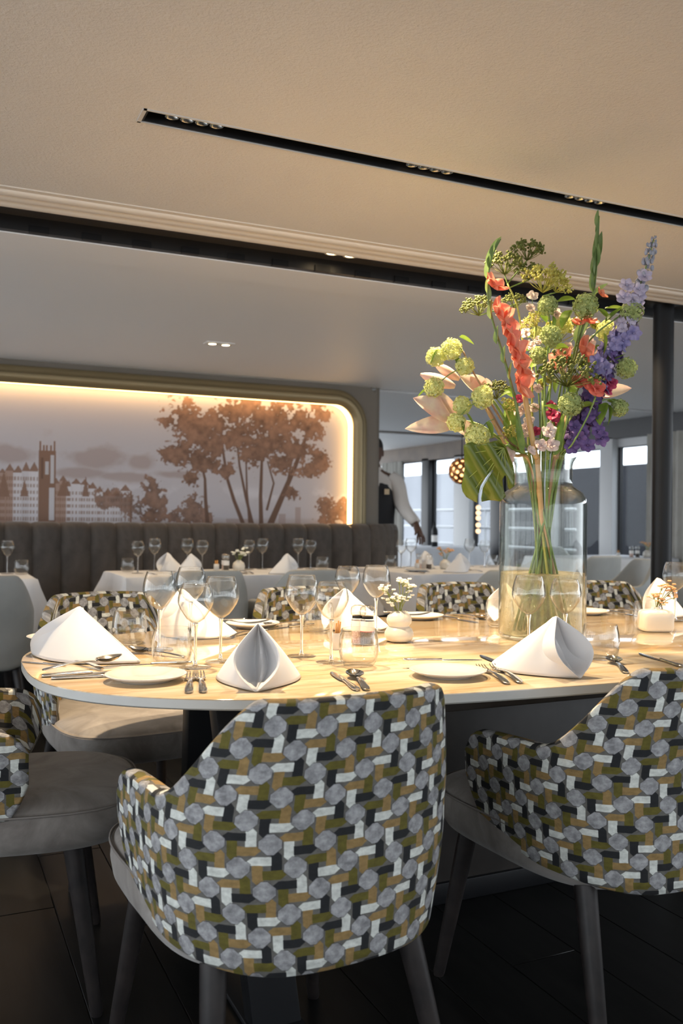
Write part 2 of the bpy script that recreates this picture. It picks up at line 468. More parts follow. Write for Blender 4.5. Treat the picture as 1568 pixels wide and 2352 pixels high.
def zm(px, py):      # mural height of a point noted as photo row at that column
    D = um(px) * sn + 6.38 * cs
    return EYE - ((py - CY) - (px - CX) * math.sin(ROLL)) / FPX * D
sky = np.array([0.49, 0.475, 0.51]); pale = np.array([0.63, 0.62, 0.66]); brown = np.array([0.23, 0.135, 0.095]); cloudc = np.array([0.36, 0.29, 0.275])
img = np.ones((GH, GW, 3)) * sky
n1 = fbm(GW, GH, 7, 5, 3); n2 = fbm(GW, GH, 26, 9, 11); n3 = fbm(GW, GH, 90, 28, 23, 4); n4 = fbm(GW, GH, 210, 66, 41, 2)
def lay(mask, col):
    global img
    img = img * (1 - mask[..., None]) + np.asarray(col) * mask[..., None]
def blobm(px, py, rx, rz, soft=0.35):
    u0, z0 = um(px), zm(px, py); d = ((uu - u0) / rx) ** 2 + ((zz - z0) / rz) ** 2
    return np.clip((1.0 - d) / soft, 0, 1)
# clouds: dark bellies and pale rims
cl = np.zeros_like(uu)
for px, py, rx, rz in ((230, 1050, .22, .085), (35, 1045, .16, .06), (330, 1060, .10, .06), (180, 1085, .2, .04), (300, 1095, .2, .03), (420, 1090, .2, .03)):
    u0, z0 = um(px), zm(px, py); cl = np.maximum(cl, np.exp(-((uu - u0) / rx) ** 2 - ((zz - z0) / rz) ** 2))
lay(np.clip((cl * 1.1 + n2 - 0.75) * 2.4, 0, 1) * 0.75, cloudc)
rim = np.exp(-((zz - 1.27 - 0.05 * (n1 - .5)) / 0.05) ** 2) * np.clip((n2 - 0.48) * 6, 0, 1)
lay(np.clip(rim, 0, 1) * 0.7, pale)
# far hills / haze at the foot
lay(np.clip((1.10 - zz + 0.03 * (n2 - .5)) / 0.02, 0, 1) * 0.35, cloudc)
# town: row of gabled houses left
r5 = np.random.default_rng(5)
xs = -20
while xs < 300:
    wpx = r5.uniform(12, 26); top = 1085 + max(0, xs - 60) * 0.20 + r5.uniform(-12, 18)
    u0, u1 = um(xs), um(xs + wpx); z1 = zm(xs, top); zr = z1 + r5.uniform(0.03, 0.07); ucen = (u0 + u1) / 2
    inside = (uu > u0) & (uu < u1)
    body = inside & (zz < z1); tone = r5.uniform(0, 1)
    lay(body * 0.92, pale * (0.86 + 0.14 * tone) if r5.random() < 0.7 else brown * 1.25 + .08)
    roof = inside & (zz >= z1) & (zz < z1 + (zr - z1) * (1 - np.abs(uu - ucen) / ((u1 - u0) / 2)))
    lay(roof * 0.95, brown * 1.05)
    lay((np.abs(uu - u1) < 0.006) & (zz < z1), brown)
    for a in np.linspace(u0 + .012, u1 - .012, 3):
        for b in np.arange(1.03, z1 - .02, 0.045):
            lay(((np.abs(uu - a) < .006) & (np.abs(zz - b) < .012)) * 0.7, brown * 1.1)
    xs += wpx * 0.86
# cathedral tower with pinnacles, and spires
def rect(px0, px1, py0, py1, col, a=1.0): lay(((uu > um(px0)) & (uu < um(px1)) & (zz < zm((px0 + px1) / 2, py0)) & (zz > zm((px0 + px1) / 2, py1))) * a, col)
rect(93, 132, 1034, 1200, brown * 1.0); rect(108, 116, 1060, 1090, pale * .75); rect(120, 128, 1045, 1110, pale * .8); rect(99, 104, 1050, 1100, brown * .7); rect(118, 130, 1120, 1195, pale * .85)
for px in (97, 105, 112, 121, 129): rect(px - 2, px + 2, 1012 if px in (97, 129) else 1022, 1036, brown)
for px, py, wd in ((12, 1080, 14), (152, 1096, 16), (203, 1092, 8), (60, 1100, 10)):
    u0 = um(px); z1 = zm(px, py); z0 = zm(px, 1140); hw = (um(px + wd) - um(px))
    lay(((zz > z0) & (zz < z1) & (np.abs(uu - u0) < hw * (z1 - zz) / (z1 - z0))) * 0.95, brown)
# bushes along the foot of the town
def foliage(spots, strength=1.0, jag=1.3):
    f = np.full_like(uu, -2.0)
    for px, py, rp in spots:
        u0, z0 = um(px), zm(px, py); r = rp / 322.0
        f = np.maximum(f, 1.0 - np.sqrt(((uu - u0) / (r * 1.1)) ** 2 + ((zz - z0) / r) ** 2))
    m = np.clip((f + 0.10 + (n3 - 0.55) * jag * 1.25 + (n2 - .5) * 0.9 + (n4 - .5) * .9) * 5, 0, 1) * (f > -0.8)
    shade = 0.35 + 1.1 * np.clip(n3, 0, 1) + .5 * (n2 - .5)
    global img
    img = img * (1 - (m * strength)[..., None]) + (brown[None, None, :] * shade[..., None]) * (m * strength)[..., None]
foliage([(250, 1150, 22), (275, 1145, 22), (300, 1155, 22), (325, 1170, 28), (350, 1185, 24)], .9)
foliage([(360, 1125, 26), (365, 1150, 28), (360, 1180, 30)], .95)
foliage([(455, 1160, 26), (450, 1185, 30), (480, 1185, 22), (410, 1188, 16)], .95)
foliage([(760, 1165, 24), (775, 1185, 34), (800, 1180, 30)], .98)
for px, py, wd in ((697, 1165, 7), (660, 1180, 8), (560, 1192, 30)): rect(px - wd, px + wd, py, 1205, cloudc, .8)
# tall trees: trunks then crowns
def trunk(pts, w0, w1):
    P = [np.array((um(a), zm(a, b))) for a, b in pts]; m = np.zeros_like(uu); n = len(P) - 1
    for i in range(n):
        a, b = P[i], P[i + 1]; d = b - a; t = np.clip(((uu - a[0]) * d[0] + (zz - a[1]) * d[1]) / (d @ d), 0, 1)
        dist = np.hypot(uu - a[0] - t * d[0], zz - a[1] - t * d[1]); ww = w0 + (w1 - w0) * (i + t) / n
        m = np.maximum(m, np.clip((ww - dist) / 0.004 + .5, 0, 1))
    lay(m, brown * 0.62)
trunk([(487, 1202), (482, 1150), (480, 1100), (470, 1060)], .016, .007)
trunk([(570, 1204), (548, 1150), (532, 1100), (522, 1040), (515, 980)], .016, .007)
trunk([(592, 1204), (575, 1140), (560, 1070), (552, 1000)], .013, .006)
trunk([(612, 1204), (610, 1140), (612, 1060), (600, 990)], .018, .007)
trunk([(585, 1204), (578, 1130), (575, 1050)], .010, .006)
trunk([(633, 1204), (660, 1140), (690, 1070), (715, 1000), (720, 950)], .026, .008)
trunk([(625, 1170), (640, 1110), (625, 1060)], .010, .005); trunk([(672, 1110), (684, 1040), (668, 990)], .010, .005)
foliage([(430, 960, 40), (400, 970, 22), (460, 985, 42), (425, 1040, 36), (465, 1055, 34), (400, 1045, 24), (450, 1100, 22), (490, 1020, 40), (510, 970, 38), (495, 1065, 22)], 1.0)
foliage([(540, 950, 42), (580, 930, 36), (560, 1000, 46), (610, 970, 46), (640, 1010, 46), (600, 1040, 40), (650, 950, 40), (690, 960, 38), (720, 985, 30), (700, 1030, 34), (745, 1055, 28), (725, 1080, 22), (660, 1060, 32), (680, 1135, 20), (740, 930, 24), (530, 1080, 20), (755, 950, 16)], 1.0)
P = [[(u, 6.405, z) for u in np.linspace(MU0, MU1, GW)] for z in np.linspace(MZ0, MZ1, GH)]
mm = MB().grid(P)
def mural_nodes(nt, b):
    a = nt.nodes.new('ShaderNodeAttribute'); a.attribute_name = 'print'; nt.links.new(a.outputs['Color'], b.inputs['Base Color'])
M['mural'] = mat('printed mural', rough=0.75, build=mural_nodes)
mo = mm.obj('printed_panel', M['mural'], fr, smooth=False)
ca = mo.data.color_attributes.new('print', 'FLOAT_COLOR', 'POINT')
rgba = np.ones((GH * GW, 4), np.float32); rgba[:, :3] = img.reshape(-1, 3); ca.data.foreach_set('color', rgba.ravel())

# side wall with windows at X = 6.5, far to the right
M['frame_white'] = mat('white window post', (0.50, 0.51, 0.52), 0.5)
M['frame_dark'] = mat('dark window header', (0.016, 0.016, 0.018), 0.45)
M['curtain'] = mat('beige curtain', rough=0.9, build=mottled((0.34, 0.33, 0.30), (0.42, 0.41, 0.38), 4))
M['hull'] = mat('grey hull outside', rough=0.9, Specular_IOR_Level=0.05, build=mottled((0.022, 0.0225, 0.026), (0.036, 0.037, 0.042), 0.6))
M['hull_pale'] = mat('pale hull outside', rough=0.9, Specular_IOR_Level=0.1, build=mottled((0.22, 0.225, 0.24), (0.28, 0.285, 0.30), 0.7))
struct(MB().box(6.45, 6.6, 3.5, 13.2, 0, 0.5).obj('wall_right', M['frame_white'], smooth=False))
struct(MB().box(6.40, 6.6, 3.5, 8.4, 1.945, 2.16).obj('trim_3', M['frame_dark'], smooth=False))
struct(MB().box(6.40, 6.6, 8.4, 13.2, 1.93, 2.18).obj('trim_4', M['brown_wood'], smooth=False))
struct(MB().box(6.47, 6.6, 3.5, 8.4, 1.86, 1.945).obj('trim_5', M['frame_white'], smooth=False))
posts = ((7.22, 7.41, 'frame_white'), (9.22, 9.42, 'frame_dark'), (9.90, 10.28, 'frame_white'), (10.95, 11.15, 'frame_dark'), (11.9, 12.2, 'brown_wood'), (5.55, 5.8, 'frame_white'), (8.15, 8.35, 'frame_white'))
for k, (a, b, m) in enumerate(posts):
    struct(bbox_obj('trim_%d' % (6 + k), (6.40, 6.53, a, b, 0.0, 1.96), M[m], None, 0.004))
wins = ((5.8, 7.22), (7.41, 8.15), (8.35, 9.22), (9.42, 9.90), (10.28, 10.95), (11.15, 11.9))
for k, (a, b) in enumerate(wins):
    wn = struct(thing('window_%d' % (k + 1), None, None, (6.50, (a + b) / 2, 0)))
    h = (b - a) / 2
    MB().box(-0.006, 0.006, -h + .03, h - .03, 0.53, 1.92).obj('pane', M['pane'], wn, smooth=False)
    f = MB().box(-.02, .02, -h, -h + .03, .5, 1.95).box(-.02, .02, h - .03, h, .5, 1.95).box(-.02, .02, -h, h, .5, .53).box(-.02, .02, -h, h, 1.92, 1.95)
    f.obj('window_frame', M['frame_dark'], wn, smooth=False)
def curtain(y0, y1, x, label):
    n = max(8, int((y1 - y0) / 0.02)); P = []
    for z in (0.02, 1.0, 1.94):
        P.append([(x + 0.025 * math.sin(i * 1.25) + 0.008 * math.sin(i * .4), y0 + (y1 - y0) * i / n, z) for i in range(n + 1)])
    Q = [[(p[0] + 0.006, p[1], p[2]) for p in r] for r in P]
    o = MB().grid(P).grid(Q).obj('curtain', M['curtain']); tag(o, label, 'curtain', 'curtains by the side windows')
curtain(5.85, 6.62, 6.30, 'beige curtain hanging beside the black column')
curtain(11.55, 12.2, 6.30, 'beige curtain hanging behind the waiter')
# outside: a moored hull and a pale deck house, with deck rails
struct(MB().box(9.4, 9.6, 2.0, 13.6, -1.5, 1.93).obj('exterior_hull', M['hull'], smooth=False))
struct(MB().box(9.4, 9.6, 13.6, 24.0, -1.5, 2.02).obj('exterior_deckhouse', M['hull_pale'], smooth=False))
rail = thing('deck_railing', 'white deck railing outside the far windows', 'railing', (7.4, 0, 0))
for z in (0.72, 0.98, 1.24): MB().tube([(0, 9.0, z), (0, 14.0, z)], 0.022, 6).obj('rail', M['frame_white'], rail)
for y in (9.5, 11.0, 12.5): MB().tube([(0, y, 0), (0, y, 1.26)], 0.022, 6).obj('post', M['frame_white'], rail)
# window walls behind the camera and to its left let the daylight in
def window_wall(name, fixed, axis, a, b, step, sill):
    m = MB()
    def bx(lo, hi, z0, z1):
        if axis == 'x': m.box(lo, hi, fixed - .06, fixed + .06, z0, z1)
        else: m.box(fixed - .06, fixed + .06, lo, hi, z0, z1)
    bx(a, b, 0, sill); bx(a, b, 2.10, 2.2)
    t = a
    while t < b: bx(t, t + 0.08, sill, 2.10); t += step
    struct(m.obj(name, M['frame_white'], smooth=False))
window_wall('wall_rear', -2.9, 'x', -4, 7, 1.1, 0.95)
window_wall('wall_left', -2.3, 'y', -2.9, 6.4, 1.1, 0.12)

# ------------------------------------------------------------------ ceiling fittings
tr = thing('ceiling_track', 'black recessed ceiling track with groups of small lenses', 'track light', (SX, 2.31, ZC))
ch = MB().box(0.004, 6.0, -0.033, 0.033, 0.045, 0.050).box(0.004, 6.0, -0.035, -0.030, 0.0, 0.05).box(0.004, 6.0, 0.030, 0.035, 0.0, 0.05).box(0.0, 0.005, -0.035, 0.035, 0.0, 0.05)
ch.obj('channel', M['black'], tr, smooth=False)
M['trim_metal'] = mat('pale track edge', (0.55, 0.54, 0.52), 0.4)
MB().box(-0.010, 6.0, 0.035, 0.041, -0.003, 0.006).box(-0.010, 6.0, -0.041, -0.035, -0.003, 0.006).box(-0.012, -0.002, -0.041, 0.041, -0.003, 0.006).obj('edge_trim', M['trim_metal'], tr, smooth=False)
lens_m = MB().lathe([(0.0001, 0.014), (0.008, 0.016), (0.0145, 0.008), (0.0165, 0.0), (0.0185, -0.001), (0.0185, 0.010)], 20)
M['lens'] = mat('faceted lens reflector', (0.62, 0.60, 0.56), 0.22, 1.0)
lens_me = lens_m.mesh('lens', M['lens'])
for k, x in enumerate((0.630, 1.345, 1.925, 2.62)):
    b_ = MB().box(-0.088, 0.088, -0.029, 0.029, 0.030, 0.044).obj('lens_module', M['black_metal'], tr, smooth=False, loc=(x - SX, 0, 0))
    for j in range(4): new_obj('lens', lens_me, b_, ((j - 1.5) * 0.040, 0, 0.0105))
M['lamp_on'] = emit('lit downlight', (1.0, 0.74, 0.42), 22.0)
def downlight(x, y, z, label, plate):
    t = thing('downlight', label, 'ceiling light', (x, y, z), 0, 'twin downlights')
    MB().box(-0.085, 0.085, -0.045, 0.045, -0.002, 0.004).obj('plate', plate, t, smooth=False)
    for sx in (-1, 1):
        r = MB().lathe([(0.033, -0.006), (0.033, -0.0025), (0.026, -0.008), (0.024, -0.004)], 20).obj('ring', M['trim_metal'], t, loc=(sx * 0.041, 0, 0))
        MB().lathe([(0.0001, -0.0045), (0.024, -0.0045)], 20).obj('lamp', M['lamp_on'], r)
downlight(1.52, 3.315, 2.177, 'lit twin downlight in the dark ceiling strip', M['dark_panel'])
downlight(1.566, 5.147, 2.129, 'lit twin downlight in the white ceiling before the mural', M['white_ceiling'])

# black column
colm = thing('column', 'slim black round column rising to the dark ceiling strip', 'column', (3.245, 3.31, 0))
struct(colm)
MB().lathe([(0.0001, 0.0), (0.049, 0.0), (0.049, 2.16), (0.0001, 2.16)], 28).obj('shaft', M['black_metal'], colm, autosmooth=40)
MB().lathe([(0.047, 2.150), (0.095, 2.158), (0.10, 2.176), (0.0001, 2.176)], 28).obj('collar', M['black_metal'], colm)

# ------------------------------------------------------------------ banquette
def panel_mesh(w, z0=0.45, z1=1.058):
    P = []
    zs = [z0, z0 + .05] + list(np.linspace(z0 + .15, z1 - .06, 5)) + [z1 - .03, z1 - .012, z1, z1, z1 - .004]
    for i, z in enumerate(zs):
        row = []
        for t in np.linspace(-1, 1, 11):
            bulge = 0.030 * (1 - abs(t) ** 3.2)
            back = {7: .010, 8: .030, 9: .065, 10: .11, 11: .17}.get(i, 0)
            row.append((t * w / 2, -bulge + back, z - (0.012 * abs(t) ** 4 if i >= 7 else 0)))
        P.append(row)
    return MB().grid(P).mesh('back_panel', M['velvet_brown'])
def bench(u0, edges, label):
    b = thing('banquette', label, 'bench', (u0, 6.12, 0), 0, 'banquettes under the mural')
    for a, c_ in zip(edges[:-1], edges[1:]):
        new_obj('back_panel', panel_mesh((c_ - a) * 0.995), b, ((a + c_) / 2 - u0, 0, 0))
    L = edges[-1] - edges[0]
    bbox_obj('back_board', (edges[0] - u0 + .004, edges[-1] - u0 - .004, 0.03, 0.165, 0.0, 1.03), M['velvet_brown'], b, 0.008)
    bbox_obj('seat', (edges[0] - u0 + .004, edges[-1] - u0 - .004, -0.50, -0.02, 0.30, 0.46), M['velvet_brown'], b, 0.03)
    bbox_obj('plinth', (edges[0] - u0 + .01, edges[-1] - u0 - .01, -0.42, 0.02, 0.0, 0.298), M['black'], b, 0.004)
e = [-.25, -.075, .10, .275, .45, .62, .80]
bench(-0.25, e, 'brown velvet channelled banquette at the far left under the painted town')
bench(0.80, [.80, .99, 1.16, 1.34, 1.51, 1.68, 1.85, 2.02, 2.19, 2.37], 'brown velvet channelled banquette in the middle under the painted trees')
b3 = [2.37, 2.55, 2.75, 2.92, 3.08]
bench(2.37, b3, 'brown velvet channelled banquette below the right end of the mural')
bt = thing('banquette', 'curved end of the brown banquette past the mural frame', 'bench', (3.08, 6.12, 0), 0, 'banquettes under the mural')
for k in range(4):
    a = k * 0.38; 
    x = 0.34 * math.sin(a + .19); y = 0.30 * (1 - math.cos(a + .19))
    new_obj('back_panel', panel_mesh(0.135), bt, (x, y, 0), (0, 0, (a + .19) * 0.85), (1, 0.45, 1))
bbox_obj('back_board', (0.0, 0.27, 0.06, 0.16, 0.0, 1.02), M['velvet_brown'], bt, 0.02)
bbox_obj('seat', (0.004, 0.26, -0.50, -0.02, 0.30, 0.46), M['velvet_brown'], bt, 0.03)
bbox_obj('plinth', (0.01, 0.22, -0.42, 0.02, 0.0, 0.298), M['black'], bt, 0.004)
# ------------------------------------------------------------------ main table
TZ = 0.76
tb = thing('dining_table', 'large oval dining table with polished beige onyx top and black legs', 'table', (1.60, 2.11, 0))
def sup(a, b, n, k, N):
    t = 2 * PI * k / N; c_, s_ = math.cos(t), math.sin(t)
    return (a * math.copysign(abs(c_) ** (2 / n), c_), b * math.copysign(abs(s_) ** (2 / n), s_))
def slab(prof, a, b, n, N=160):
    """prof: (inset, z) rings from bottom to top, closed above and below"""
    m = MB(); v = []; f = []
    for ins, z in prof:
        for k in range(N):
            x, y = sup(a - ins, b - ins, n, k, N); v.append((x, y, z))
    R = len(prof)
    for i in range(R - 1):
        for k in range(N): f.append((i * N + k, i * N + (k + 1) % N, (i + 1) * N + (k + 1) % N, (i + 1) * N + k))
    f.append(tuple(range(N))[::-1]); f.append(tuple((R - 1) * N + k for k in range(N)))
    return m.add(v, f)
slab([(0.004, TZ - 0.0225), (0.0, TZ - 0.019), (0.0, TZ - 0.003)], 1.40, 0.64, 2.8).obj('slab_edge', M['slab_edge'], tb, autosmooth=40)
slab([(0.0, TZ - 0.0035), (0.0006, TZ - 0.0012), (0.003, TZ)], 1.40, 0.64, 2.8).obj('tabletop', M['onyx'], tb, autosmooth=30)
M['table_wood'] = mat('dark table underframe', rough=0.5, build=mottled((0.022, 0.019, 0.017), (0.034, 0.029, 0.026), 9))
bbox_obj('underframe', (-0.60, 1.10, -0.38, 0.42, 0.665, 0.737), M['table_wood'], tb, 0.004)
def taper_leg(x0, x1, y0, y1, bx, by):
    v = [(x0 + bx, y0 + by, 0.012), (x1 + bx, y0 + by, 0.012), (x1 + bx, y1 + by, 0.012), (x0 + bx, y1 + by, 0.012), (x0, y0, 0.737), (x1, y0, 0.737), (x1, y1, 0.737), (x0, y1, 0.737)]
    return MB().add(v, [(3, 2, 1, 0), (4, 5, 6, 7), (0, 1, 5, 4), (1, 2, 6, 5), (2, 3, 7, 6), (3, 0, 4, 7)])
for (x, y, bx, by) in ((-0.95, -0.09, 0.04, -0.20), (-0.95, 0.09, 0.04, 0.20), (0.95, -0.09, -.04, -0.20), (0.95, 0.09, -.04, 0.20)):
    new_obj('leg', bevel_mesh('leg', taper_leg(x - .055, x + .055, y - .03, y + .03, bx, by), M['black_metal'], 0.004), tb)
for sx in (-1, 1):
    bbox_obj('foot_bar', (sx * .91 - .06, sx * .91 + .06, -0.36, 0.36, 0.0, 0.014), M['black_metal'], tb, 0.003)
bbox_obj('pedestal', (-0.42, 0.60, 0.10, 0.36, 0.0, 0.665), M['table_wood'], tb, 0.004)
bbox_obj('pedestal_plinth', (-0.44, 0.62, 0.088, 0.372, 0.0, 0.06), M['black_metal'], tb, 0.003)

# ------------------------------------------------------------------ chairs
def chair_shell():
    """tub back: plan curve from arm tip round the back to the other arm tip; returns MB and uv (metres)"""
    NS = 72; prm = np.linspace(-1, 1, NS + 1); m = MB(); uv = []
    def plan(t):
        # t in -1..1 ; |t|<.72 the curved back, beyond straight arms
        s_ = math.copysign(1, t); q = abs(t)
        if q <= 0.70:
            a = q / 0.70 * PI / 2
            x = 0.272 * math.sin(a) ** 0.78; y = -0.055 - 0.245 * max(math.cos(a), 0.0) ** 0.80
        else:
            k = (q - 0.70) / 0.30; x = 0.272 - 0.006 * k ** 2; y = -0.055 + 0.200 * k
        return Vector((s_ * x, y))
    pts = [plan(t) for t in prm]
    arc = [0.0]
    for i in range(NS): arc.append(arc[-1] + (pts[i + 1] - pts[i]).length)
    mid = arc[NS // 2]
    def sm(e0, e1, x): t = min(max((x - e0) / (e1 - e0), 0), 1); return t * t * (3 - 2 * t)
    rows = []
    NV = 20
    for i, t in enumerate(prm):
        q = abs(t)
        top = 0.825 - 0.010 * q - 0.170 * sm(0.30, 0.66, q) - 0.008 * sm(.66, 1.0, q)
        bot = 0.374 + 0.016 * sm(0.15, 0.62, q) + 0.030 * sm(0.62, 0.9, q)
        if q > 0.90: # round the arm front
            k = (q - 0.90) / 0.10; top -= 0.060 * (1 - math.sqrt(max(1 - (k * 0.97) ** 2, 0))); bot += 0.10 * k ** 1.6
        p = pts[i]
        d = (pts[min(i + 1, NS)] - pts[max(i - 1, 0)]).normalized(); nrm = Vector((-d.y, d.x))
        if nrm.dot(p - Vector((0, 0.05))) < 0: nrm = -nrm
        th = 0.036 * (1 - 0.45 * sm(0.86, 1.0, q))
        ring = []
        def pos(z, off):
            kz = (z - 0.60)
            sx = 1.0 - 0.85 * max(kz - 0.03, 0) ** 1.15 - 1.05 * max(-kz - 0.02, 0) ** 1.5
            x = p.x * sx + nrm.x * off; y = p.y - 0.16 * max(kz, 0) * (1 if p.y < -0.05 else max(0, 1 - (p.y + .05) / .1)) + nrm.y * off
            y += 0.10 * max(-kz - 0.05, 0) ** 1.2 * (1 if p.y < 0 else 0.4)
            return (x, y, z)
        for j in range(NV + 1):
            z = bot + 0.010 + (top - bot - 0.020) * j / NV
            ring.append((pos(z, 0.0), z))
        for a in (0.35, 0.8, PI / 2, PI - 0.8, PI - 0.35):
            z = top - 0.010 + 0.010 * math.sin(a); ring.append((pos(z, -th / 2 + th / 2 * math.cos(a)), z + 0.01 * a))
        for j in range(9):
            z = top - 0.010 - (top - bot - 0.020) * j / 8
            ring.append((pos(z, -th), 2 * top - z + 0.03))
        for a in (PI / 2,):
            z = bot; ring.append((pos(z, -th / 2), z))
        rows.append([r[0] for r in ring]); uv += [(arc[i] - mid, r[1]) for r in ring]
    K = len(rows[0]); v = [p for r in rows for p in r]; f = []
    for i in range(NS):
        for j in range(K - 1): f.append((i * K + j, (i + 1) * K + j, (i + 1) * K + j + 1, i * K + j + 1))
        f.append((i * K + K - 1, (i + 1) * K + K - 1, (i + 1) * K, i * K))
    f.append(tuple(range(K))[::-1]); f.append(tuple(NS * K + j for j in range(K)))
    return m.add(v, f), uv
def seat_mesh(mat_):
    """thick cushion: superellipse plan, flat front, domed top"""
    N = 72; rings = [(0.86, 0.362), (0.94, 0.370), (0.985, 0.390), (1.005, 0.42), (1.0, 0.448), (0.992, 0.455), (0.985, 0.452), (0.97, 0.460), (0.90, 0.470), (0.75, 0.479), (0.5, 0.484), (0.2, 0.486)]
    v = []; f = []
    for s_, z in rings:
        for k in range(N):
            x, y = sup(0.255, 0.285, 3.4, k, N); front = max(y, 0) / 0.285
            v.append((x * s_ * (1 + 0.03 * front), 0.075 + y * s_ * 1.08, z))
    R = len(rings)
    for i in range(R - 1):
        for k in range(N): f.append((i * N + k, i * N + (k + 1) % N, (i + 1) * N + (k + 1) % N, (i + 1) * N + k))
    f.append(tuple(range(N))[::-1]); f.append(tuple((R - 1) * N + k for k in range(N)))
    return MB().add(v, f).mesh('seat', mat_)
shell_mb, shell_uv = chair_shell()
SHELL = {'print': shell_mb.mesh('backrest', M['fabric'], True, shell_uv), 'leather': shell_mb.mesh('backrest', M['leather'], True, shell_uv)}
for m in SHELL.values():
    bm = bmesh.new(); bm.from_mesh(m); bmesh.ops.recalc_face_normals(bm, faces=bm.faces); bm.to_mesh(m); bm.free()
SEAT = {'print': seat_mesh(M['velvet_grey']), 'leather': seat_mesh(M['leather'])}
pip = []
for k in range(73):
    x, y = sup(0.257, 0.287, 3.4, k % 72, 72); pip.append((x * (1 + 0.03 * max(y, 0) / 0.285), 0.075 + y * 1.08, 0.4545))
PIPE = MB().tube(pip, 0.0028, 5, False).mesh('piping', M['piping'])
LEGM = {}
for key, (sx, sy) in {'fl': (-1, 1), 'fr': (1, 1), 'bl': (-1, -1), 'br': (1, -1)}.items():
    x0, y0 = sx * 0.185, (0.235 if sy > 0 else -0.155); x1, y1 = sx * 0.232, (0.290 if sy > 0 else -0.265)
    LEGM[key] = MB().tube([(x1, y1, 0.0), (x1 * .998 + x0 * .002, y1, 0.006), (x0, y0, 0.372)], [0.0125, 0.014, 0.0235], 14).mesh('leg', M['leg'], autosmooth=50)
def chair(x, y, rz, style, label, group, kind='dining_chair'):
    t = thing(kind, label, 'chair', (x, y, 0), rz, group)
    new_obj('backrest', SHELL[style], t)
    s_ = new_obj('seat', SEAT[style], t)
    if style == 'print': new_obj('piping', PIPE, s_)
    for k in LEGM: new_obj('leg', LEGM[k], t)
    return t
G1 = 'patterned chairs around the oval table'
chair(0.605, 1.585, 0.075, 'print', 'woven print tub chair with its back to us, nearest the centre napkin', G1)
chair(1.378, 1.585, 0.05, 'print', 'woven print tub chair with its back to us, cut by the right edge', G1)
chair(0.10, 2.29, -PI / 2 - 0.16, 'print', 'patterned chair at the rounded table end, its grey seat showing at left edge', G1)
chair(0.60, 3.02, PI + 0.10, 'print', 'patterned chair across the table behind the left napkin and tumbler', G1)
chair(1.36, 3.03, PI, 'print', 'patterned chair across the table behind the salt and pepper mills', G1)
chair(2.09, 3.06, PI, 'print', 'patterned chair across the table between small white vase and tall vase', G1)
chair(2.74, 2.95, PI - 0.1, 'print', 'patterned chair across the table just past the tall glass vase', G1)
G2 = 'pale grey leather chairs at the white-clothed tables'
chair(0.20, 4.66, 0.05, 'leather', 'pale grey leather chair at the far left table, back to us', G2, 'leather_chair')
chair(1.33, 4.80, 0.0, 'leather', 'pale grey leather chair behind the left group of wine glasses', G2, 'leather_chair')
chair(1.92, 4.72, 0.0, 'leather', 'pale grey leather chair behind the middle wine glasses', G2, 'leather_chair')
chair(2.98, 4.42, 0.0, 'leather', 'pale grey leather chair seen beside the left side of the tall vase', G2, 'leather_chair')
chair(4.85, 5.85, 0.15, 'leather', 'pale grey leather chair behind tall vase, nearer the white post', G2, 'leather_chair')
chair(4.45, 5.05, 1.25, 'leather', 'pale grey leather chair turned sideways beside the black column', G2, 'leather_chair')
chair(5.92, 7.35, PI, 'leather', 'pale grey leather chair under the white window post', G2, 'leather_chair')
chair(5.75, 5.75, 0.6, 'leather', 'pale grey leather chair to the right of the black column', G2, 'leather_chair')
chair(4.75, 9.9, -1.2, 'leather', 'pale grey leather chair far off by the waiter hand', G2, 'leather_chair')

# ------------------------------------------------------------------ white-clothed tables
def cloth_table(x0, x1, y0, y1, label, seed, drop=0.255):
    t = thing('dining_table', label, 'table', ((x0 + x1) / 2, (y0 + y1) / 2, 0), 0, 'white-clothed tables by the mural')
    hw, hd = (x1 - x0) / 2, (y1 - y0) / 2; r = random.Random(seed)
    N = 160; per = []
    for k in range(N):
        s_ = k / N * 4; side = int(s_); q = (s_ - side) * 2 - 1
        p = [(hw * q, -hd), (hw, hd * q), (-hw * q, hd), (-hw, -hd * q)][side]; nn = [(0, -1), (1, 0), (0, 1), (-1, 0)][side]
        per.append((p, nn, abs(q)))
    ph = r.uniform(0, 6)
    P = []
    for dz, fl in ((0.0, 0.0), (0.004, 0.004), (0.05, 0.010), (0.16, 0.028), (drop, 0.05)):
        row = []
        for k, (p, nn, q) in enumerate(per):
            c_ = max(0, (q - 0.72) / 0.28); wv = math.sin(k * 0.55 + ph) * 0.5 + math.sin(k * 0.23 + 2 * ph) * 0.6
            o = fl * (1 + 0.4 * wv) * (0.6 if q < 0.7 else 1.0) + fl * c_ * 1.3
            dx = nn[0] * o; dy = nn[1] * o
            if c_ > 0: dx += math.copysign(1, p[0]) * fl * c_ * .6; dy += math.copysign(1, p[1]) * fl * c_ * .6
            row.append((p[0] + dx, p[1] + dy, 0.7615 - dz - (0.05 * c_ if dz > .3 else 0)))
        row.append(row[0]); P.append(row)
    m = MB().grid(P); m.add([(p[0], p[1], 0.7615) for p, _, _ in per], [tuple(range(N))])
    m.obj('tablecloth', M['cloth'], t, autosmooth=50)
    bbox_obj('tabletop', (-hw + .01, hw - .01, -hd + .01, hd - .01, 0.73, 0.7595), M['table_wood'], t, 0.004)
    for sx in (-1, 1):
        for sy in (-1, 1): bbox_obj('leg', (sx * (hw - .09) - .025, sx * (hw - .09) + .025, sy * (hd - .09) - .025, sy * (hd - .09) + .025, 0, 0.73), M['black_metal'], t, 0.003)
    return t
cloth_table(-0.35, 0.53, 5.02, 5.56, 'white-clothed table at the far left edge before the bench', 1, .36)
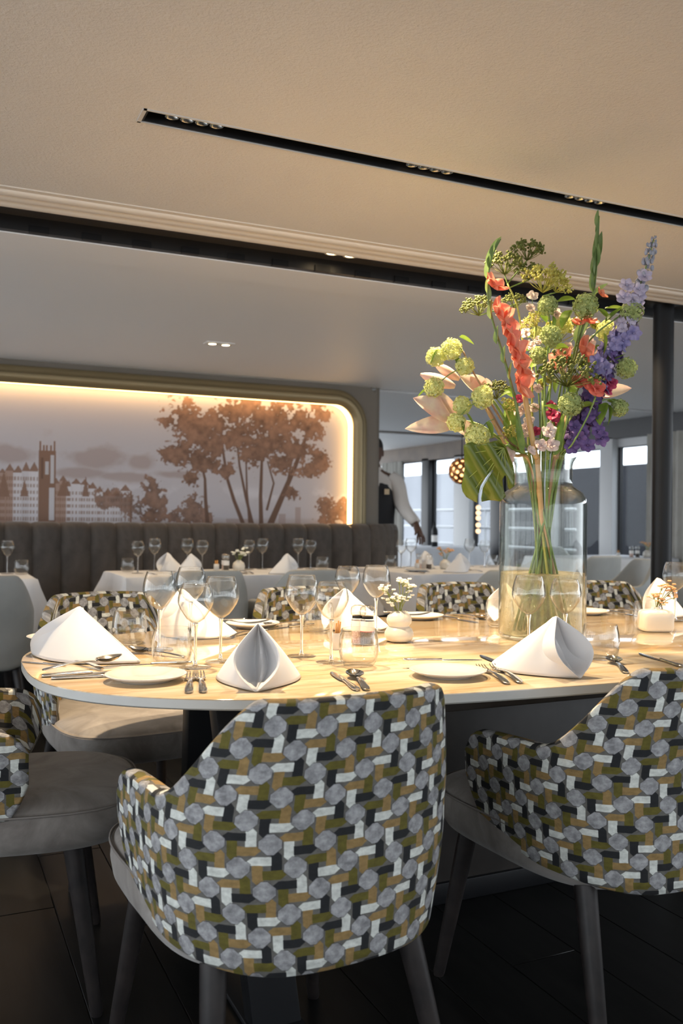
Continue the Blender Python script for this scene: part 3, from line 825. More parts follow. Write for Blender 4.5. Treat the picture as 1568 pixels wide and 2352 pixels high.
cloth_table(1.00, 2.46, 4.98, 5.60, 'long white-clothed table in front of the middle bench', 2)
cloth_table(2.68, 3.86, 4.75, 5.60, 'white-clothed table below the right end of the mural', 3)
cloth_table(5.15, 6.28, 6.20, 6.98, 'white-clothed table by the window behind the black column', 4)
cloth_table(5.2, 6.2, 9.2, 9.9, 'white-clothed table far off beneath the honeycomb lamp', 5)
# ------------------------------------------------------------------ tableware meshes
def glass_meshes(h, bowl_r, rim_r, bowl_h, foot_r=0.036):
    zb = h - bowl_h                    # bowl bottom
    out = [(0.0045, zb), (0.010, zb + 0.003), (0.020, zb + 0.010), (bowl_r * .66, zb + 0.020), (bowl_r * .86, zb + 0.033), (bowl_r * .975, zb + 0.044), (bowl_r, zb + 0.050), (bowl_r * .992, zb + 0.057), (bowl_r * .95, zb + bowl_h * .72), (bowl_r * .87, zb + bowl_h * .86), (rim_r, h - 0.0012)]
    inn_ = [(r - 0.0011, z + (0.001 if i < 3 else 0)) for i, (r, z) in enumerate(out)][::-1]
    prof = out + [(rim_r - 0.0004, h)] + inn_[:-1] + [(0.0004, zb + 0.003)]
    bowl = MB().lathe(prof, 40).mesh('bowl', M['glass'])
    stem = MB().lathe([(0.0001, zb + 0.0025), (0.006, zb + 0.0015), (0.0062, zb - 0.002), (0.0042, zb - 0.012), (0.0034, zb - 0.03), (0.0034, 0.020), (0.0042, 0.010), (0.0075, 0.0048), (0.0001, 0.0042)], 16).mesh('stem', M['stem_glass'])
    foot = MB().lathe([(0.0001, 0.0005), (foot_r - .001, 0.0005), (foot_r, 0.0012), (foot_r - .001, 0.002), (0.012, 0.0036), (0.0001, 0.0048)], 36).mesh('foot', M['glass'])
    return bowl, stem, foot
GL = {'red': glass_meshes(0.200, 0.0425, 0.0325, 0.098), 'white': glass_meshes(0.190, 0.0405, 0.0300, 0.090)}
def wine_glass(p, kind, label, group, z=TZ):
    t = thing('wine_glass', label, 'wine glass', (p[0], p[1], z + 0.0002), 0, group)
    b, s_, f = GL[kind]; new_obj('bowl', b, t); new_obj('stem', s_, t); new_obj('foot', f, t); return t
TUM = MB().lathe([(0.0004, 0.008), (0.020, 0.008), (0.032, 0.010), (0.040, 0.018), (0.0440, 0.034), (0.0445, 0.048), (0.0425, 0.068), (0.0385, 0.086), (0.0382, 0.0868), (0.0393, 0.0872), (0.0400, 0.086), (0.0438, 0.068), (0.0459, 0.048), (0.0454, 0.034), (0.0415, 0.014), (0.034, 0.003), (0.024, 0.0005), (0.0004, 0.0005)], 40).mesh('tumbler', M['glass'])
def tumbler(p, label, group, z=TZ, s_=1.0):
    o = new_obj('tumbler', TUM, None, (p[0], p[1], z + 0.0002), scale=s_); return tag(o, label, 'tumbler', group)
PLATE = MB().lathe([(0.0004, 0.0035), (0.045, 0.0035), (0.052, 0.005), (0.070, 0.011), (0.082, 0.0155), (0.0835, 0.0152), (0.0835, 0.0142), (0.072, 0.0085), (0.054, 0.0030), (0.052, 0.0), (0.047, 0.0), (0.046, 0.0015), (0.0004, 0.0015)], 48).mesh('side_plate', M['china'])
def plate(p, label, group='white side plates', z=TZ):
    o = new_obj('side_plate', PLATE, None, (p[0], p[1], z + 0.0003)); return tag(o, label, 'plate', group)

# cutlery: local X runs from handle end (0) to the tip (L)
def ribbon(prof, th, zf):
    """prof: (x, halfwidth); th thickness; zf(x) height of the underside"""
    P = []
    for x, hw in prof:
        z = zf(x); row = []
        for a in np.linspace(0, 2 * PI, 13)[:-1]:
            c_, s_ = math.cos(a), math.sin(a)
            row.append((x, hw * math.copysign(abs(c_) ** .7, c_), z + th / 2 + th / 2 * s_))
        row.append(row[0]); P.append(row)
    m = MB().grid(P); n = len(P[0])
    m.add(P[0][:-1], [tuple(range(n - 1))]); m.add(P[-1][:-1], [tuple(range(n - 1))[::-1]]); return m
HP = [(0.0, 0.0035), (0.004, 0.0075), (0.02, 0.0085), (0.05, 0.0072), (0.085, 0.0050), (0.105, 0.0042), (0.115, 0.0052), (0.122, 0.0040)]
def arch(x): return 0.0015 + 0.006 * math.sin(min(max(x / 0.15, 0), 1) * PI)
CUT = {}
kh = ribbon([(x * .85, w_ * 1.0) for x, w_ in HP], 0.0065, lambda x: 0.0003).mesh('handle', M['steel'])
kb = ribbon([(0.102, 0.0045), (0.112, 0.0085), (0.14, 0.0100), (0.18, 0.0098), (0.20, 0.0075), (0.212, 0.002)], 0.0016, lambda x: 0.0015).mesh('blade', M['steel'])
CUT['knife'] = (('handle', kh), ('blade', kb))
fh = ribbon(HP, 0.0034, arch).mesh('handle', M['steel'])
fk = ribbon([(0.120, 0.0040), (0.132, 0.0075), (0.142, 0.0120), (0.152, 0.0124)], 0.0022, lambda x: 0.0055 - 0.09 * (x - .12)).mesh('neck', M['steel'])
tn = MB()
for j in range(4):
    y = (j - 1.5) * 0.0066; tn.tube([(0.150, y, 0.004), (0.168, y, 0.0035), (0.185, y * .97, 0.0055), (0.199, y * .93, 0.010)], [0.0018, 0.0017, 0.0014, 0.0008], 6)
CUT['fork'] = (('handle', fh), ('neck', fk), ('tines', tn.mesh('tines', M['steel'])))
bw = []
for i in range(13):
    t = i / 12; x = 0.118 + 0.062 * t; hw = 0.0195 * math.sin(PI * min(max(t, 0.02), .985) ** .85) ** .6; row = []
    for q in np.linspace(-1, 1, 9): row.append((x, hw * q, 0.0105 - 0.0095 * math.sin(PI * t) ** .7 * (1 - q * q) + 0.004 * t))
    bw.append(row)
bwu = [[(p[0], p[1], p[2] - 0.0013) for p in r] for r in bw][::-1]
CUT['spoon'] = (('handle', fh), ('spoon_bowl', MB().grid(bw).grid(bwu).mesh('spoon_bowl', M['steel'])))
def cutlery(kind, a, b, label, group='cutlery on the oval table', z=TZ, s_=1.0, tilt=0.0):
    """a: handle end, b: a point the tip lies towards (both on the table)"""
    d = Vector((b[0] - a[0], b[1] - a[1])); rz = math.atan2(d.y, d.x)
    t = thing(kind if kind != 'knife' else 'table_knife', label, kind, (a[0], a[1], z + 0.0004), rz, group)
    t.rotation_euler = (0, -tilt, rz); t.scale = (s_,) * 3
    for n_, m_ in CUT[kind]: new_obj(n_, m_, t)
    return t

# napkin: cone standing on a kite-shaped base with a leaf-shaped mouth; X runs from the tail to the foot of the mouth
def napkin_mesh(L, w, h, seed=0, slit=0.040, back=0.70):
    r = random.Random(seed); A = Vector((L * back, 0, h)); F = Vector((L, 0, 0.0015)); ph = r.uniform(0, 6)
    def base(q):           # q 0 = mouth foot, 1 = tail
        return L * (1 - q), (w * math.sin(PI * min(q ** 1.05, 1)) ** 0.85 if 0 < q < 1 else 0.0)
    n, m_, ni = 27, 21, 23; P = []
    qs = [0.5 - 0.5 * math.cos(PI * k / (n - 1)) for k in range(n)]
    def mouth(t2, s_):
        c0 = A.lerp(F, t2); return Vector((c0.x + 0.016 * math.sin(PI * t2), s_ * max(slit * math.sin(PI * t2 ** 1.1), .0015), c0.z))
    def side(s_, q):
        x, wd = base(q); Bp = Vector((x, s_ * max(wd, 0.002), 0.0015)); row = []
        fr_ = max(0, 1 - q / 0.30) ** 2
        for k in range(m_):
            t2 = 0.012 + 0.988 * k / (m_ - 1)
            p = A.lerp(Bp, t2); e_ = mouth(t2, s_); c0 = A.lerp(F, t2)
            p += Vector((e_.x - c0.x, e_.y, 0)) * fr_
            bul = 0.005 * math.sin(PI * t2) * math.sin(PI * min(q * 1.2, 1))
            p.y += s_ * bul + s_ * 0.0016 * math.sin(9 * q + ph) * t2 * (1 - fr_)
            row.append(p)
        return row
    P += [side(1, q) for q in qs[::-1]]
    for j in range(1, ni):
        uq = 1 - 2 * j / ni; row = []
        for k in range(m_):
            t2 = 0.012 + 0.988 * k / (m_ - 1); a_, b_ = mouth(t2, 1), mouth(t2, -1)
            p = a_.lerp(b_, (1 - uq) / 2); env = math.sin(PI * t2) ** .65
            dep = 0.095 * (1 - abs(uq) ** 2.2) * env
            ridge = 0.046 * math.exp(-((uq - 0.30 + .22 * (1 - t2)) / 0.17) ** 2) * env
            p.x += ridge - dep
            p.z = max(p.z - 0.25 * (dep - ridge) * (1 if t2 < .9 else 0.2), 0.002) if t2 < .97 else p.z
            row.append(p)
        P.append(row)
    P += [side(-1, q) for q in qs]
    return MB().grid(P).mesh('napkin', M['napkin'], True, None, 38)
def napkin(tail, mouth, label, w=0.085, h=0.125, seed=0, group='folded white napkins', z=TZ, lean=0.03, slit=0.040, back=0.70):
    d = Vector((mouth[0] - tail[0], mouth[1] - tail[1])); L = d.length
    o = new_obj('napkin', napkin_mesh(L, w, h, seed, slit, back), None, (tail[0], tail[1], z + 0.0012), (0, 0, math.atan2(d.y, d.x)))
    tag(o, label, 'napkin', group)
    md = o.modifiers.new('cloth', 'SOLIDIFY'); md.thickness = 0.0020; md.offset = 0.0
    return o

GW_ = 'wine glasses on the oval table'
P_ = onz
for px, py, k, lab in (
    (365, 1492, 'red', 'empty wine glass in the left group, furthest left'),
    (437, 1468, 'red', 'empty wine glass in the left group, furthest back, overlapped by two'),
    (448, 1534, 'white', 'small empty wine glass in the left group, nearest the pair of forks'),
    (506, 1520, 'red', 'large empty wine glass in the left group, beside the centre napkin'),
    (692, 1508, 'red', 'large empty wine glass right of the centre napkin'),
    (760, 1522, 'white', 'small empty wine glass before the wooden stick holder'),
    (797, 1440, 'white', 'small empty wine glass behind the salt mill'),
    (863, 1452, 'red', 'large empty wine glass behind the pepper mill and white blossoms'),
    (1213, 1505, 'red', 'empty wine glass in front of the tall vase, left of the pair'),
    (1297, 1500, 'white', 'empty wine glass in front of the tall vase, right of the pair'),
    (1550, 1426, 'red', 'empty wine glass cut by the right edge behind the square vase')):
    wine_glass(P_(px, py), k, lab, GW_)
GT = 'tumblers on the oval table'
for px, py, lab in (
    (297, 1478, 'stemless tumbler behind the left napkin, before the patterned chair'),
    (394, 1530, 'stemless tumbler nearest the butter plate on the left'),
    (731, 1452, 'stemless tumbler behind the two middle wine glasses'),
    (823, 1531, 'stemless tumbler in front of the pepper mill'),
    (1147, 1440, 'stemless tumbler half hidden by the left side of the tall vase'),
    (1378, 1516, 'stemless tumbler right of the front napkin and vase'),
    (1487, 1446, 'stemless tumbler behind the square vase at right')):
    tumbler(P_(px, py), lab, GT)
for px, py, lab in (
    (335, 1563, 'white side plate at the front left with a knife across it'),
    (1028, 1553, 'white side plate at the front between the two near chairs'),
    (580, 1440, 'white side plate across the table behind the centre napkin'),
    (962, 1421, 'white side plate across the table behind the small round vase'),
    (1345, 1410, 'white side plate across the table just right of the tall vase'),
    (135, 1472, 'white side plate peeking out behind the left napkin')):
    plate(P_(px, py), lab)

# cutlery
def cut(kind, a, b, lab, s_=1.0, dz=0.0, tilt=0.0): cutlery(kind, P_(*a), P_(*b), lab, z=TZ + dz, s_=s_, tilt=tilt)
cut('spoon', (98, 1550), (292, 1527), 'polished soup spoon lying on two knives before the left napkin', 1.05, 0.007, 0.02)
cut('knife', (96, 1556), (320, 1541), 'polished table knife before the left napkin, nearest its hem', 1.0)
cut('knife', (118, 1561), (330, 1552), 'polished table knife nearest the table rim at the left')
cut('knife', (440, 1541), (250, 1549), 'small knife resting across the front left side plate', .86, 0.016)
cut('fork', (433, 1594), (442, 1543), 'polished fork right of the front left plate, left of its pair')
cut('fork', (467, 1593), (455, 1543), 'polished fork right of the front left plate, right of its pair')
cut('knife', (820, 1588), (755, 1541), 'polished table knife beside the spoon behind the centre chair')
cut('spoon', (842, 1588), (792, 1533), 'round polished spoon with its bowl towards the middle tumbler')
cut('knife', (925, 1534), (1112, 1534), 'dark edged knife resting across the front right side plate', .86, 0.016)
cut('fork', (1165, 1573), (1075, 1520), 'polished fork left of the front right napkin, nearer the plate')
cut('fork', (1195, 1571), (1095, 1512), 'polished fork left of the front right napkin, nearer the linen')
cut('knife', (1180, 1540), (1103, 1507), 'table knife tip showing beside the front right napkin')
cut('spoon', (1437, 1548), (1398, 1514), 'polished spoon beside the tumbler right of the front napkin')
cut('fork', (235, 1540), (76, 1500), 'fork whose tines stick out under the left napkin')
cut('knife', (150, 1530), (60, 1522), 'knife lying in the shade below the left napkin hem', .6)
cut('spoon', (425, 1512), (345, 1503), 'small spoon behind the left tumbler')
cut('fork', (545, 1450), (490, 1460), 'fork across the table by the rear napkin hem')
cut('fork', (585, 1452), (535, 1464), 'fork across the table next to the side plate behind centre')
cut('knife', (720, 1436), (610, 1447), 'table knife across the table left of the middle tumbler')
cut('spoon', (700, 1431), (610, 1441), 'spoon across the table left of the middle tumbler')
cut('knife', (1010, 1417), (1130, 1437), 'table knife across the table left of the tall vase')
cut('spoon', (1040, 1413), (1140, 1428), 'spoon across the table left of the tall vase')
cut('knife', (1395, 1405), (1490, 1420), 'table knife across the table left of the square vase')
cut('spoon', (1420, 1402), (1500, 1416), 'spoon across the table left of the square vase')
cut('knife', (500, 1437), (640, 1434), 'small knife resting on the side plate behind centre', .8, 0.016)
cut('knife', (880, 1418), (1010, 1416), 'small knife resting on the side plate behind the round vase', .8, 0.016)
cut('knife', (1568, 1534), (1530, 1522), 'dark knife at the right edge before the square vase')

# napkins on the oval table
napkin(P_(322, 1524), P_(74, 1500), 'large white napkin folded into a tent at the left end of the table', 0.085, 0.122, 1, back=.55)
napkin((0.70, 1.95), P_(588, 1591), 'white cone napkin in the centre, its open mouth towards us', 0.090, 0.124, 2, slit=.044, back=.74)
napkin(P_(1132, 1521), P_(1332, 1560), 'white cone napkin at the front right before the tall vase', 0.080, 0.128, 3, slit=.056, back=.74)
napkin(P_(548, 1458), P_(360, 1462), 'white napkin across the table behind the left wine glasses', 0.085, 0.135, 4, back=.72)
napkin(P_(892, 1440), P_(745, 1448), 'white napkin across the table behind the mills', 0.08, 0.125, 5)
napkin(P_(1215, 1414), P_(1135, 1428), 'white napkin behind the left rim of the tall vase', 0.075, 0.125, 6)
napkin(P_(1580, 1415), P_(1478, 1412), 'white napkin behind the square vase at the right edge', 0.085, 0.135, 7)

# ------------------------------------------------------------------ small vases, mills, stick holder
M['tiny_white'] = mat('white blossom', (0.85, 0.84, 0.74), 0.8)
M['tiny_peach'] = mat('peach blossom', (0.72, 0.42, 0.22), 0.8)
M['thin_green'] = mat('thin green stalk', (0.20, 0.24, 0.05), 0.6)
def sprig(base, heads, matf, name, label, group, nb=7, br=0.0075):
    t = thing(name, label, 'flower', base, 0, group)
    r = random.Random(len(label)); st = MB(); bl = MB()
    for h in heads:
        h = Vector(h); top = h - Vector(base); s0 = Vector((r.uniform(-.006, .006), r.uniform(-.006, .006), -0.02))
        st.tube(spline([s0, top * 0.5 + Vector((r.uniform(-.004, .004), r.uniform(-.004, .004), .004)), top], 5), 0.0011, 5)
        for k in range(nb):
            c_ = top + Vector((r.gauss(0, .0085), r.gauss(0, .0085), r.gauss(.003, .006)))
            st.tube([top - (top - s0) * 0.12, c_], 0.0006, 4)
            for q in range(5):
                a = q * 2 * PI / 5 + k; bl.ball(c_ + Vector((math.cos(a), math.sin(a), .2)) * br * .45, (br * .42, br * .42, br * .32), 6, 4)
    st.obj('stalks', M['thin_green'], t); bl.obj('blossoms', matf, t)
    return t
v1 = P_(916, 1474)
vz = thing('bud_vase', 'small cream vase of two stacked spheres in the middle of the table', 'vase', (v1.x, v1.y, TZ + .0003))
MB().lathe([(0.0004, 0.0), (0.022, 0.0), (0.034, 0.004), (0.0405, 0.016), (0.040, 0.026), (0.035, 0.036), (0.0285, 0.0415), (0.0275, 0.0435), (0.0285, 0.0455), (0.0335, 0.052), (0.0350, 0.061), (0.032, 0.072), (0.023, 0.0805), (0.012, 0.084), (0.0105, 0.0855), (0.009, 0.084), (0.008, 0.06)], 40).obj('body', M['ceramic'], vz)
base = (v1.x, v1.y, TZ + .084); Dv = v1.x * sn + v1.y * cs
sprig(base, [at(880, 1352, Dv), at(890, 1360, Dv - .01), at(905, 1378, Dv - .01), at(897, 1384, Dv), at(915, 1376, Dv + .01), at(925, 1338, Dv), at(938, 1346, Dv + .01), at(916, 1334, Dv + .01), at(945, 1352, Dv), at(937, 1374, Dv)], M['tiny_white'], 'wax_flower', 'sprig of tiny white blossoms in the two-sphere vase', 'flower sprigs')
v2 = P_(1505, 1449); D2 = v2.x * sn + v2.y * cs
vq = thing('bud_vase', 'small cream rounded square vase at the right of the table', 'vase', (v2.x, v2.y, TZ + .0003), -0.42)
rings = [(0.82, 0.0), (0.94, 0.003), (1.0, 0.012), (1.0, 0.045), (0.97, 0.056), (0.86, 0.0625), (0.6, 0.0655), (0.34, 0.067), (0.26, 0.0695), (0.25, 0.074), (0.20, 0.074), (0.18, 0.05)]
v = []; f = []; N = 48
for s_, z in rings:
    for k in range(N):
        x, y = sup(0.049, 0.040, 5.0 if s_ > .5 else 2.4, k, N); v.append((x * s_, y * s_, z))
for i in range(len(rings) - 1):
    for k in range(N): f.append((i * N + k, i * N + (k + 1) % N, (i + 1) * N + (k + 1) % N, (i + 1) * N + k))
f.append(tuple(range(N))[::-1])
MB().add(v, f).obj('body', M['ceramic'], vq)
sprig((v2.x, v2.y, TZ + .072), [at(1500, 1372, D2), at(1513, 1380, D2), at(1520, 1350, D2), at(1533, 1345, D2 + .01), at(1545, 1352, D2), at(1552, 1372, D2 - .01), at(1538, 1362, D2), at(1524, 1384, D2), at(1508, 1364, D2 + .01)], M['tiny_peach'], 'wax_flower', 'sprig of small peach blossoms in the square vase', 'flower sprigs', 5)

M['label'] = mat('paper label', (0.78, 0.76, 0.73), 0.6)
M['print_ink'] = mat('grey label print', (0.16, 0.15, 0.15), 0.6)
M['red_band'] = mat('red label band', (0.45, 0.03, 0.04), 0.5)
M['pepper'] = mat('peppercorns', rough=0.7, build=mottled((0.015, 0.012, 0.010), (0.14, 0.11, 0.09), 420, 1))
M['salt'] = mat('pink salt', rough=0.7, build=mottled((0.50, 0.30, 0.24), (0.75, 0.58, 0.50), 320, 1))
M['clear_cap'] = thin_glass('clear grinder cap', (0.93, 0.93, 0.92), 1.6, 0.10, 0.7)
def mill(p, fill, label, band):
    t = thing('grinder', label, 'mill', (p.x, p.y, TZ + .0003), 2.6, 'salt and pepper mills')
    MB().lathe([(0.0004, 0.0005), (0.017, 0.0005), (0.0192, 0.003), (0.0192, 0.062), (0.0165, 0.070), (0.0155, 0.073)], 28).obj('jar', M['glass'], t)
    MB().lathe([(0.0004, 0.003), (0.0176, 0.003), (0.0176, 0.060), (0.0004, 0.060)], 24).obj('filling', fill, t, autosmooth=40)
    lb = MB().lathe([(0.0195, 0.036), (0.0197, 0.037), (0.0197, 0.063), (0.0195, 0.064)], 32).obj('label', M['label'], t, autosmooth=40)
    if band: MB().lathe([(0.0199, 0.0355), (0.0199, 0.0375)], 32).obj('band', M['red_band'], lb)
    ink = MB()
    for q, (zz_, hh_, w_) in enumerate(((0.057, 0.0022, .7), (0.052, 0.0012, .9), (0.0495, 0.0012, .8), (0.047, 0.0012, .85))):
        ink.grid([[(0.01985 * math.cos(a), 0.01985 * math.sin(a), z_) for a in np.linspace(-w_ / 2, w_ / 2, 8)] for z_ in (zz_, zz_ + hh_)])
    ink.obj('lettering', M['print_ink'], lb)
    MB().lathe([(0.0165, 0.070), (0.0165, 0.077)], 28).obj('collar', M['black_metal'], t)
    MB().lathe([(0.0168, 0.077), (0.0205, 0.080), (0.0212, 0.090), (0.0195, 0.100), (0.012, 0.105), (0.0004, 0.105)], 28).obj('cap', M['clear_cap'], t, autosmooth=50)
mill(P_(822, 1479), M['salt'], 'pink salt mill with clear cap, left of the pair', False)
mill(P_(843, 1481), M['pepper'], 'black pepper mill with white label and red band', True)
hp = P_(772, 1492)
hd_ = thing('stick_holder', 'small white cup holding flat wooden sticks', 'holder', (hp.x, hp.y, TZ + .0003), 0.3)
MB().lathe([(0.0004, 0.0), (0.0105, 0.0), (0.0112, 0.001), (0.0112, 0.043), (0.0098, 0.043), (0.0098, 0.004), (0.0004, 0.004)], 24).obj('cup', M['china'], hd_, autosmooth=40)
M['stick'] = mat('orange wood stick', rough=0.6, build=mottled((0.50, 0.22, 0.05), (0.62, 0.31, 0.09), 60))
for k in range(5):
    s_ = bbox_obj('wooden_stick', (-0.0022, 0.0022, -0.0009, 0.0009, 0.005, 0.068 + 0.003 * (k % 3)), M['stick'], None, 0.0004, loc=(hp.x + 0.0028 * (k - 2), hp.y + 0.002 * (k % 2), TZ + .0005), rot=(0.06 * (k % 2), 0.12, 0.5))
    tag(s_, 'flat orange wooden stick standing in the white cup', 'stick', 'wooden sticks in the cup')
# ------------------------------------------------------------------ tall vase
VC = Vector((1.614, 2.107, TZ)); VD = VC.x * sn + VC.y * cs     # its distance along the view
vs = thing('glass_vase', 'tall clear glass vase with cloudy water in the table centre', 'vase', (VC.x, VC.y, TZ + .0004))
R = 0.124
outp = [(0.0004, 0.0), (R - .012, 0.0), (R - .003, 0.004), (R, 0.013), (R, 0.385), (R - .003, 0.402), (R - .012, 0.418), (R - .026, 0.428), (R - .036, 0.434), (0.083, 0.440), (0.0815, 0.448), (0.0815, 0.495), (0.084, 0.506), (0.090, 0.516), (0.0925, 0.520)]
inp = [(0.0910, 0.5205), (0.088, 0.516), (0.082, 0.506), (0.0795, 0.495), (0.0795, 0.448), (0.080, 0.438), (R - .030, 0.429), (R - .014, 0.415), (R - .0055, 0.400), (R - .0028, 0.385), (R - .0028, 0.016), (R - .012, 0.010), (0.0004, 0.010)]
MB().lathe(outp + inp, 64).obj('body', M['vase_glass'], vs)
wm = bpy.data.materials.new('cloudy vase water'); wm.use_nodes = True; nt = wm.node_tree; nt.nodes.clear(); X.nt = nt
o_ = nt.nodes.new('ShaderNodeOutputMaterial'); mx = nt.nodes.new('ShaderNodeMixShader'); t_ = nt.nodes.new('ShaderNodeBsdfTransparent')
mx2 = nt.nodes.new('ShaderNodeMixShader'); df = nt.nodes.new('ShaderNodeBsdfDiffuse'); tl = nt.nodes.new('ShaderNodeBsdfTranslucent')
t_.inputs[0].default_value = (0.95, 0.93, 0.84, 1); df.inputs[0].default_value = (0.78, 0.74, 0.60, 1); tl.inputs[0].default_value = (0.84, 0.80, 0.64, 1)
mx2.inputs[0].default_value = 0.6; nt.links.new(df.outputs[0], mx2.inputs[1]); nt.links.new(tl.outputs[0], mx2.inputs[2])
link(nt, ramp(noise(38, 6, coords('Object', (1, 1, .6)), 0.7), 0.38, 0.66) * 0.28 + 0.28, mx.inputs[0])
nt.links.new(t_.outputs[0], mx.inputs[1]); nt.links.new(mx2.outputs[0], mx.inputs[2]); nt.links.new(mx.outputs[0], o_.inputs[0])
M['water'] = wm
MB().lathe([(0.0004, 0.0115), (R - .016, 0.0115), (R - .0045, 0.018), (R - .0045, 0.188), (R - .010, 0.186), (0.0004, 0.186)], 48).obj('water', M['water'], vs, autosmooth=60)
M['film'] = thin_glass('clear plastic film', (0.97, 0.96, 0.93), 2.0, 0.08, 0.6)
fl = MB()
P = []
for i in range(9):
    row = []
    for j in range(13):
        x = -0.085 + 0.175 * j / 12; y = -0.075 + 0.02 * math.sin(j * .9) + 0.03 * i / 8
        z = 0.165 + 0.045 * i / 8 + 0.045 * j / 12 * (i / 8) + 0.006 * math.sin(j * 1.7 + i)
        row.append((x * cs + y * sn, -x * sn + y * cs, z))
    P.append(row)
film = MB().grid(P).obj('plastic_film', M['film'], None, loc=(VC.x, VC.y, TZ))
tag(film, 'crumpled clear plastic film floating on the vase water', 'film')

# ------------------------------------------------------------------ flowers
def leafmat(name, c1, c2, sc=9, rough=0.5, trans=0.25):
    m = bpy.data.materials.new(name); m.use_nodes = True; nt = m.node_tree; X.nt = nt; b = nt.nodes['Principled BSDF']
    b.inputs['Roughness'].default_value = rough
    c_ = mixc(ramp(noise(sc, 3, coords('Object')), 0.35, 0.65), c1, c2); link(nt, c_, b.inputs['Base Color'])
    tl = nt.nodes.new('ShaderNodeBsdfTranslucent'); link(nt, c_, tl.inputs[0]); mx = nt.nodes.new('ShaderNodeMixShader'); mx.inputs[0].default_value = trans
    out = nt.nodes['Material Output']; nt.links.new(b.outputs[0], mx.inputs[1]); nt.links.new(tl.outputs[0], mx.inputs[2]); nt.links.new(mx.outputs[0], out.inputs[0])
    return m
M['snow'] = leafmat('viburnum floret', (0.56, 0.60, 0.16), (0.80, 0.82, 0.46), 60, 0.7, 0.3)  # floret colour lightened to stand for the strong light on these heads
M['snow_dark'] = leafmat('green viburnum floret', (0.27, 0.36, 0.12), (0.48, 0.54, 0.24), 60, 0.7, 0.25)  # darker green copy for the heads outside that strong light
M['leaf'] = leafmat('viburnum leaf', (0.10, 0.19, 0.025), (0.20, 0.30, 0.045), 30)
M['stem'] = leafmat('green stem', (0.13, 0.22, 0.05), (0.20, 0.29, 0.07), 30, .5, 0.0)
M['stem_brown'] = leafmat('woody stem', (0.22, 0.13, 0.08), (0.33, 0.21, 0.12), 30, .6, 0.0)
M['stem_peach'] = leafmat('pale peach stem', (0.52, 0.30, 0.13), (0.60, 0.40, 0.17), 20, .5, 0.0)
M['coral'] = leafmat('coral gladiolus petal', (0.76, 0.22, 0.14), (0.84, 0.40, 0.29), 30, 0.5, 0.3)
M['glad_green'] = leafmat('gladiolus bract', (0.13, 0.21, 0.07), (0.22, 0.31, 0.11), 24)
M['dill'] = leafmat('olive umbel', (0.085, 0.105, 0.018), (0.17, 0.20, 0.04), 60, .7, .1)
M['dill_yellow'] = leafmat('yellow green umbel', (0.40, 0.38, 0.07), (0.52, 0.50, 0.13), 60, .7, .1)
M['violet'] = leafmat('violet delphinium', (0.075, 0.045, 0.17), (0.17, 0.10, 0.30), 50, .6, .25)
M['blue'] = leafmat('blue delphinium', (0.17, 0.16, 0.38), (0.34, 0.31, 0.54), 50, .6, .25)
M['lavender'] = leafmat('lavender delphinium', (0.38, 0.35, 0.50), (0.55, 0.50, 0.62), 50, .6, .25)
M['greybud'] = leafmat('grey blue bud', (0.26, 0.29, 0.36), (0.38, 0.38, 0.46), 50, .6, .1)
M['lily'] = leafmat('pale pink lily petal', (0.60, 0.40, 0.36), (0.68, 0.60, 0.48), 26, .5, .3)
M['pinkwhite'] = leafmat('white pink petal', (0.74, 0.58, 0.56), (0.82, 0.74, 0.68), 40, .6, .3)
M['magenta'] = leafmat('magenta petal', (0.46, 0.035, 0.12), (0.60, 0.10, 0.20), 40, .6, .2)
M['red'] = leafmat('red coral petal', (0.66, 0.08, 0.06), (0.75, 0.20, 0.14), 40, .6, .25)
M['monstera'] = leafmat('monstera leaf', (0.085, 0.13, 0.012), (0.14, 0.19, 0.022), 8, .35, .2)

def bq(zx, zy, dd=0.0): return at(920 + zx / 2.45, 480 + zy / 2.45, VD + dd)
rf = random.Random(21)
def ball_mesh(mt, n=230, seed=0):
    r = random.Random(seed); m = MB()
    m.ball((0, 0, 0), 0.62, 12, 8)
    for k in range(n):
        z = 1 - 2 * (k + .5) / n; a = k * 2.39996; rr = math.sqrt(1 - z * z)
        d = Vector((rr * math.cos(a), rr * math.sin(a), z)); tl = Vector((r.gauss(0, .38), r.gauss(0, .38), r.gauss(0, .38)))
        c_ = d * r.uniform(0.74, 1.0); d2 = (d + tl).normalized(); u = d2.orthogonal().normalized(); w = d2.cross(u); s_ = r.uniform(0.13, 0.19); ph = r.uniform(0, 6)
        for q in range(5):
            b = ph + q * 2 * PI / 5; e1 = u * math.cos(b) + w * math.sin(b); e2 = u * -math.sin(b) + w * math.cos(b)
            m.add([c_, c_ + e1 * s_ * .55 + e2 * s_ * .42 + d2 * .05, c_ + e1 * s_ * 1.05 + d2 * .02, c_ + e1 * s_ * .55 - e2 * s_ * .42 + d2 * .05], [(0, 1, 2, 3)])
    return m.mesh('flower_head', mt, smooth=False)
SNOW = [ball_mesh(M['snow'], 230, 1), ball_mesh(M['snow_dark'], 230, 2)]
def petal_pts(L, W, curl=0.3, cup=0.25, n=7, m_=5, base=0.25, tip=0.6, wave=0.0):
    """petal along +X, upper face +Z"""
    P = []
    for i in range(n):
        t = i / (n - 1); wd = W * (base * (1 - t) + math.sin(PI * min(t ** .75, 1)) ** tip * 1.0 if t < 1 else 0.02) * 0.5; row = []
        ang = curl * t
        for j in range(m_):
            q = j / (m_ - 1) * 2 - 1
            row.append(Vector((L * t * math.cos(ang * .6), wd * q, L * t * math.sin(ang * .6) * 1.0 + cup * wd * q * q + wave * math.sin(7 * t + 3 * q) * W)))
        P.append(row)
    return P
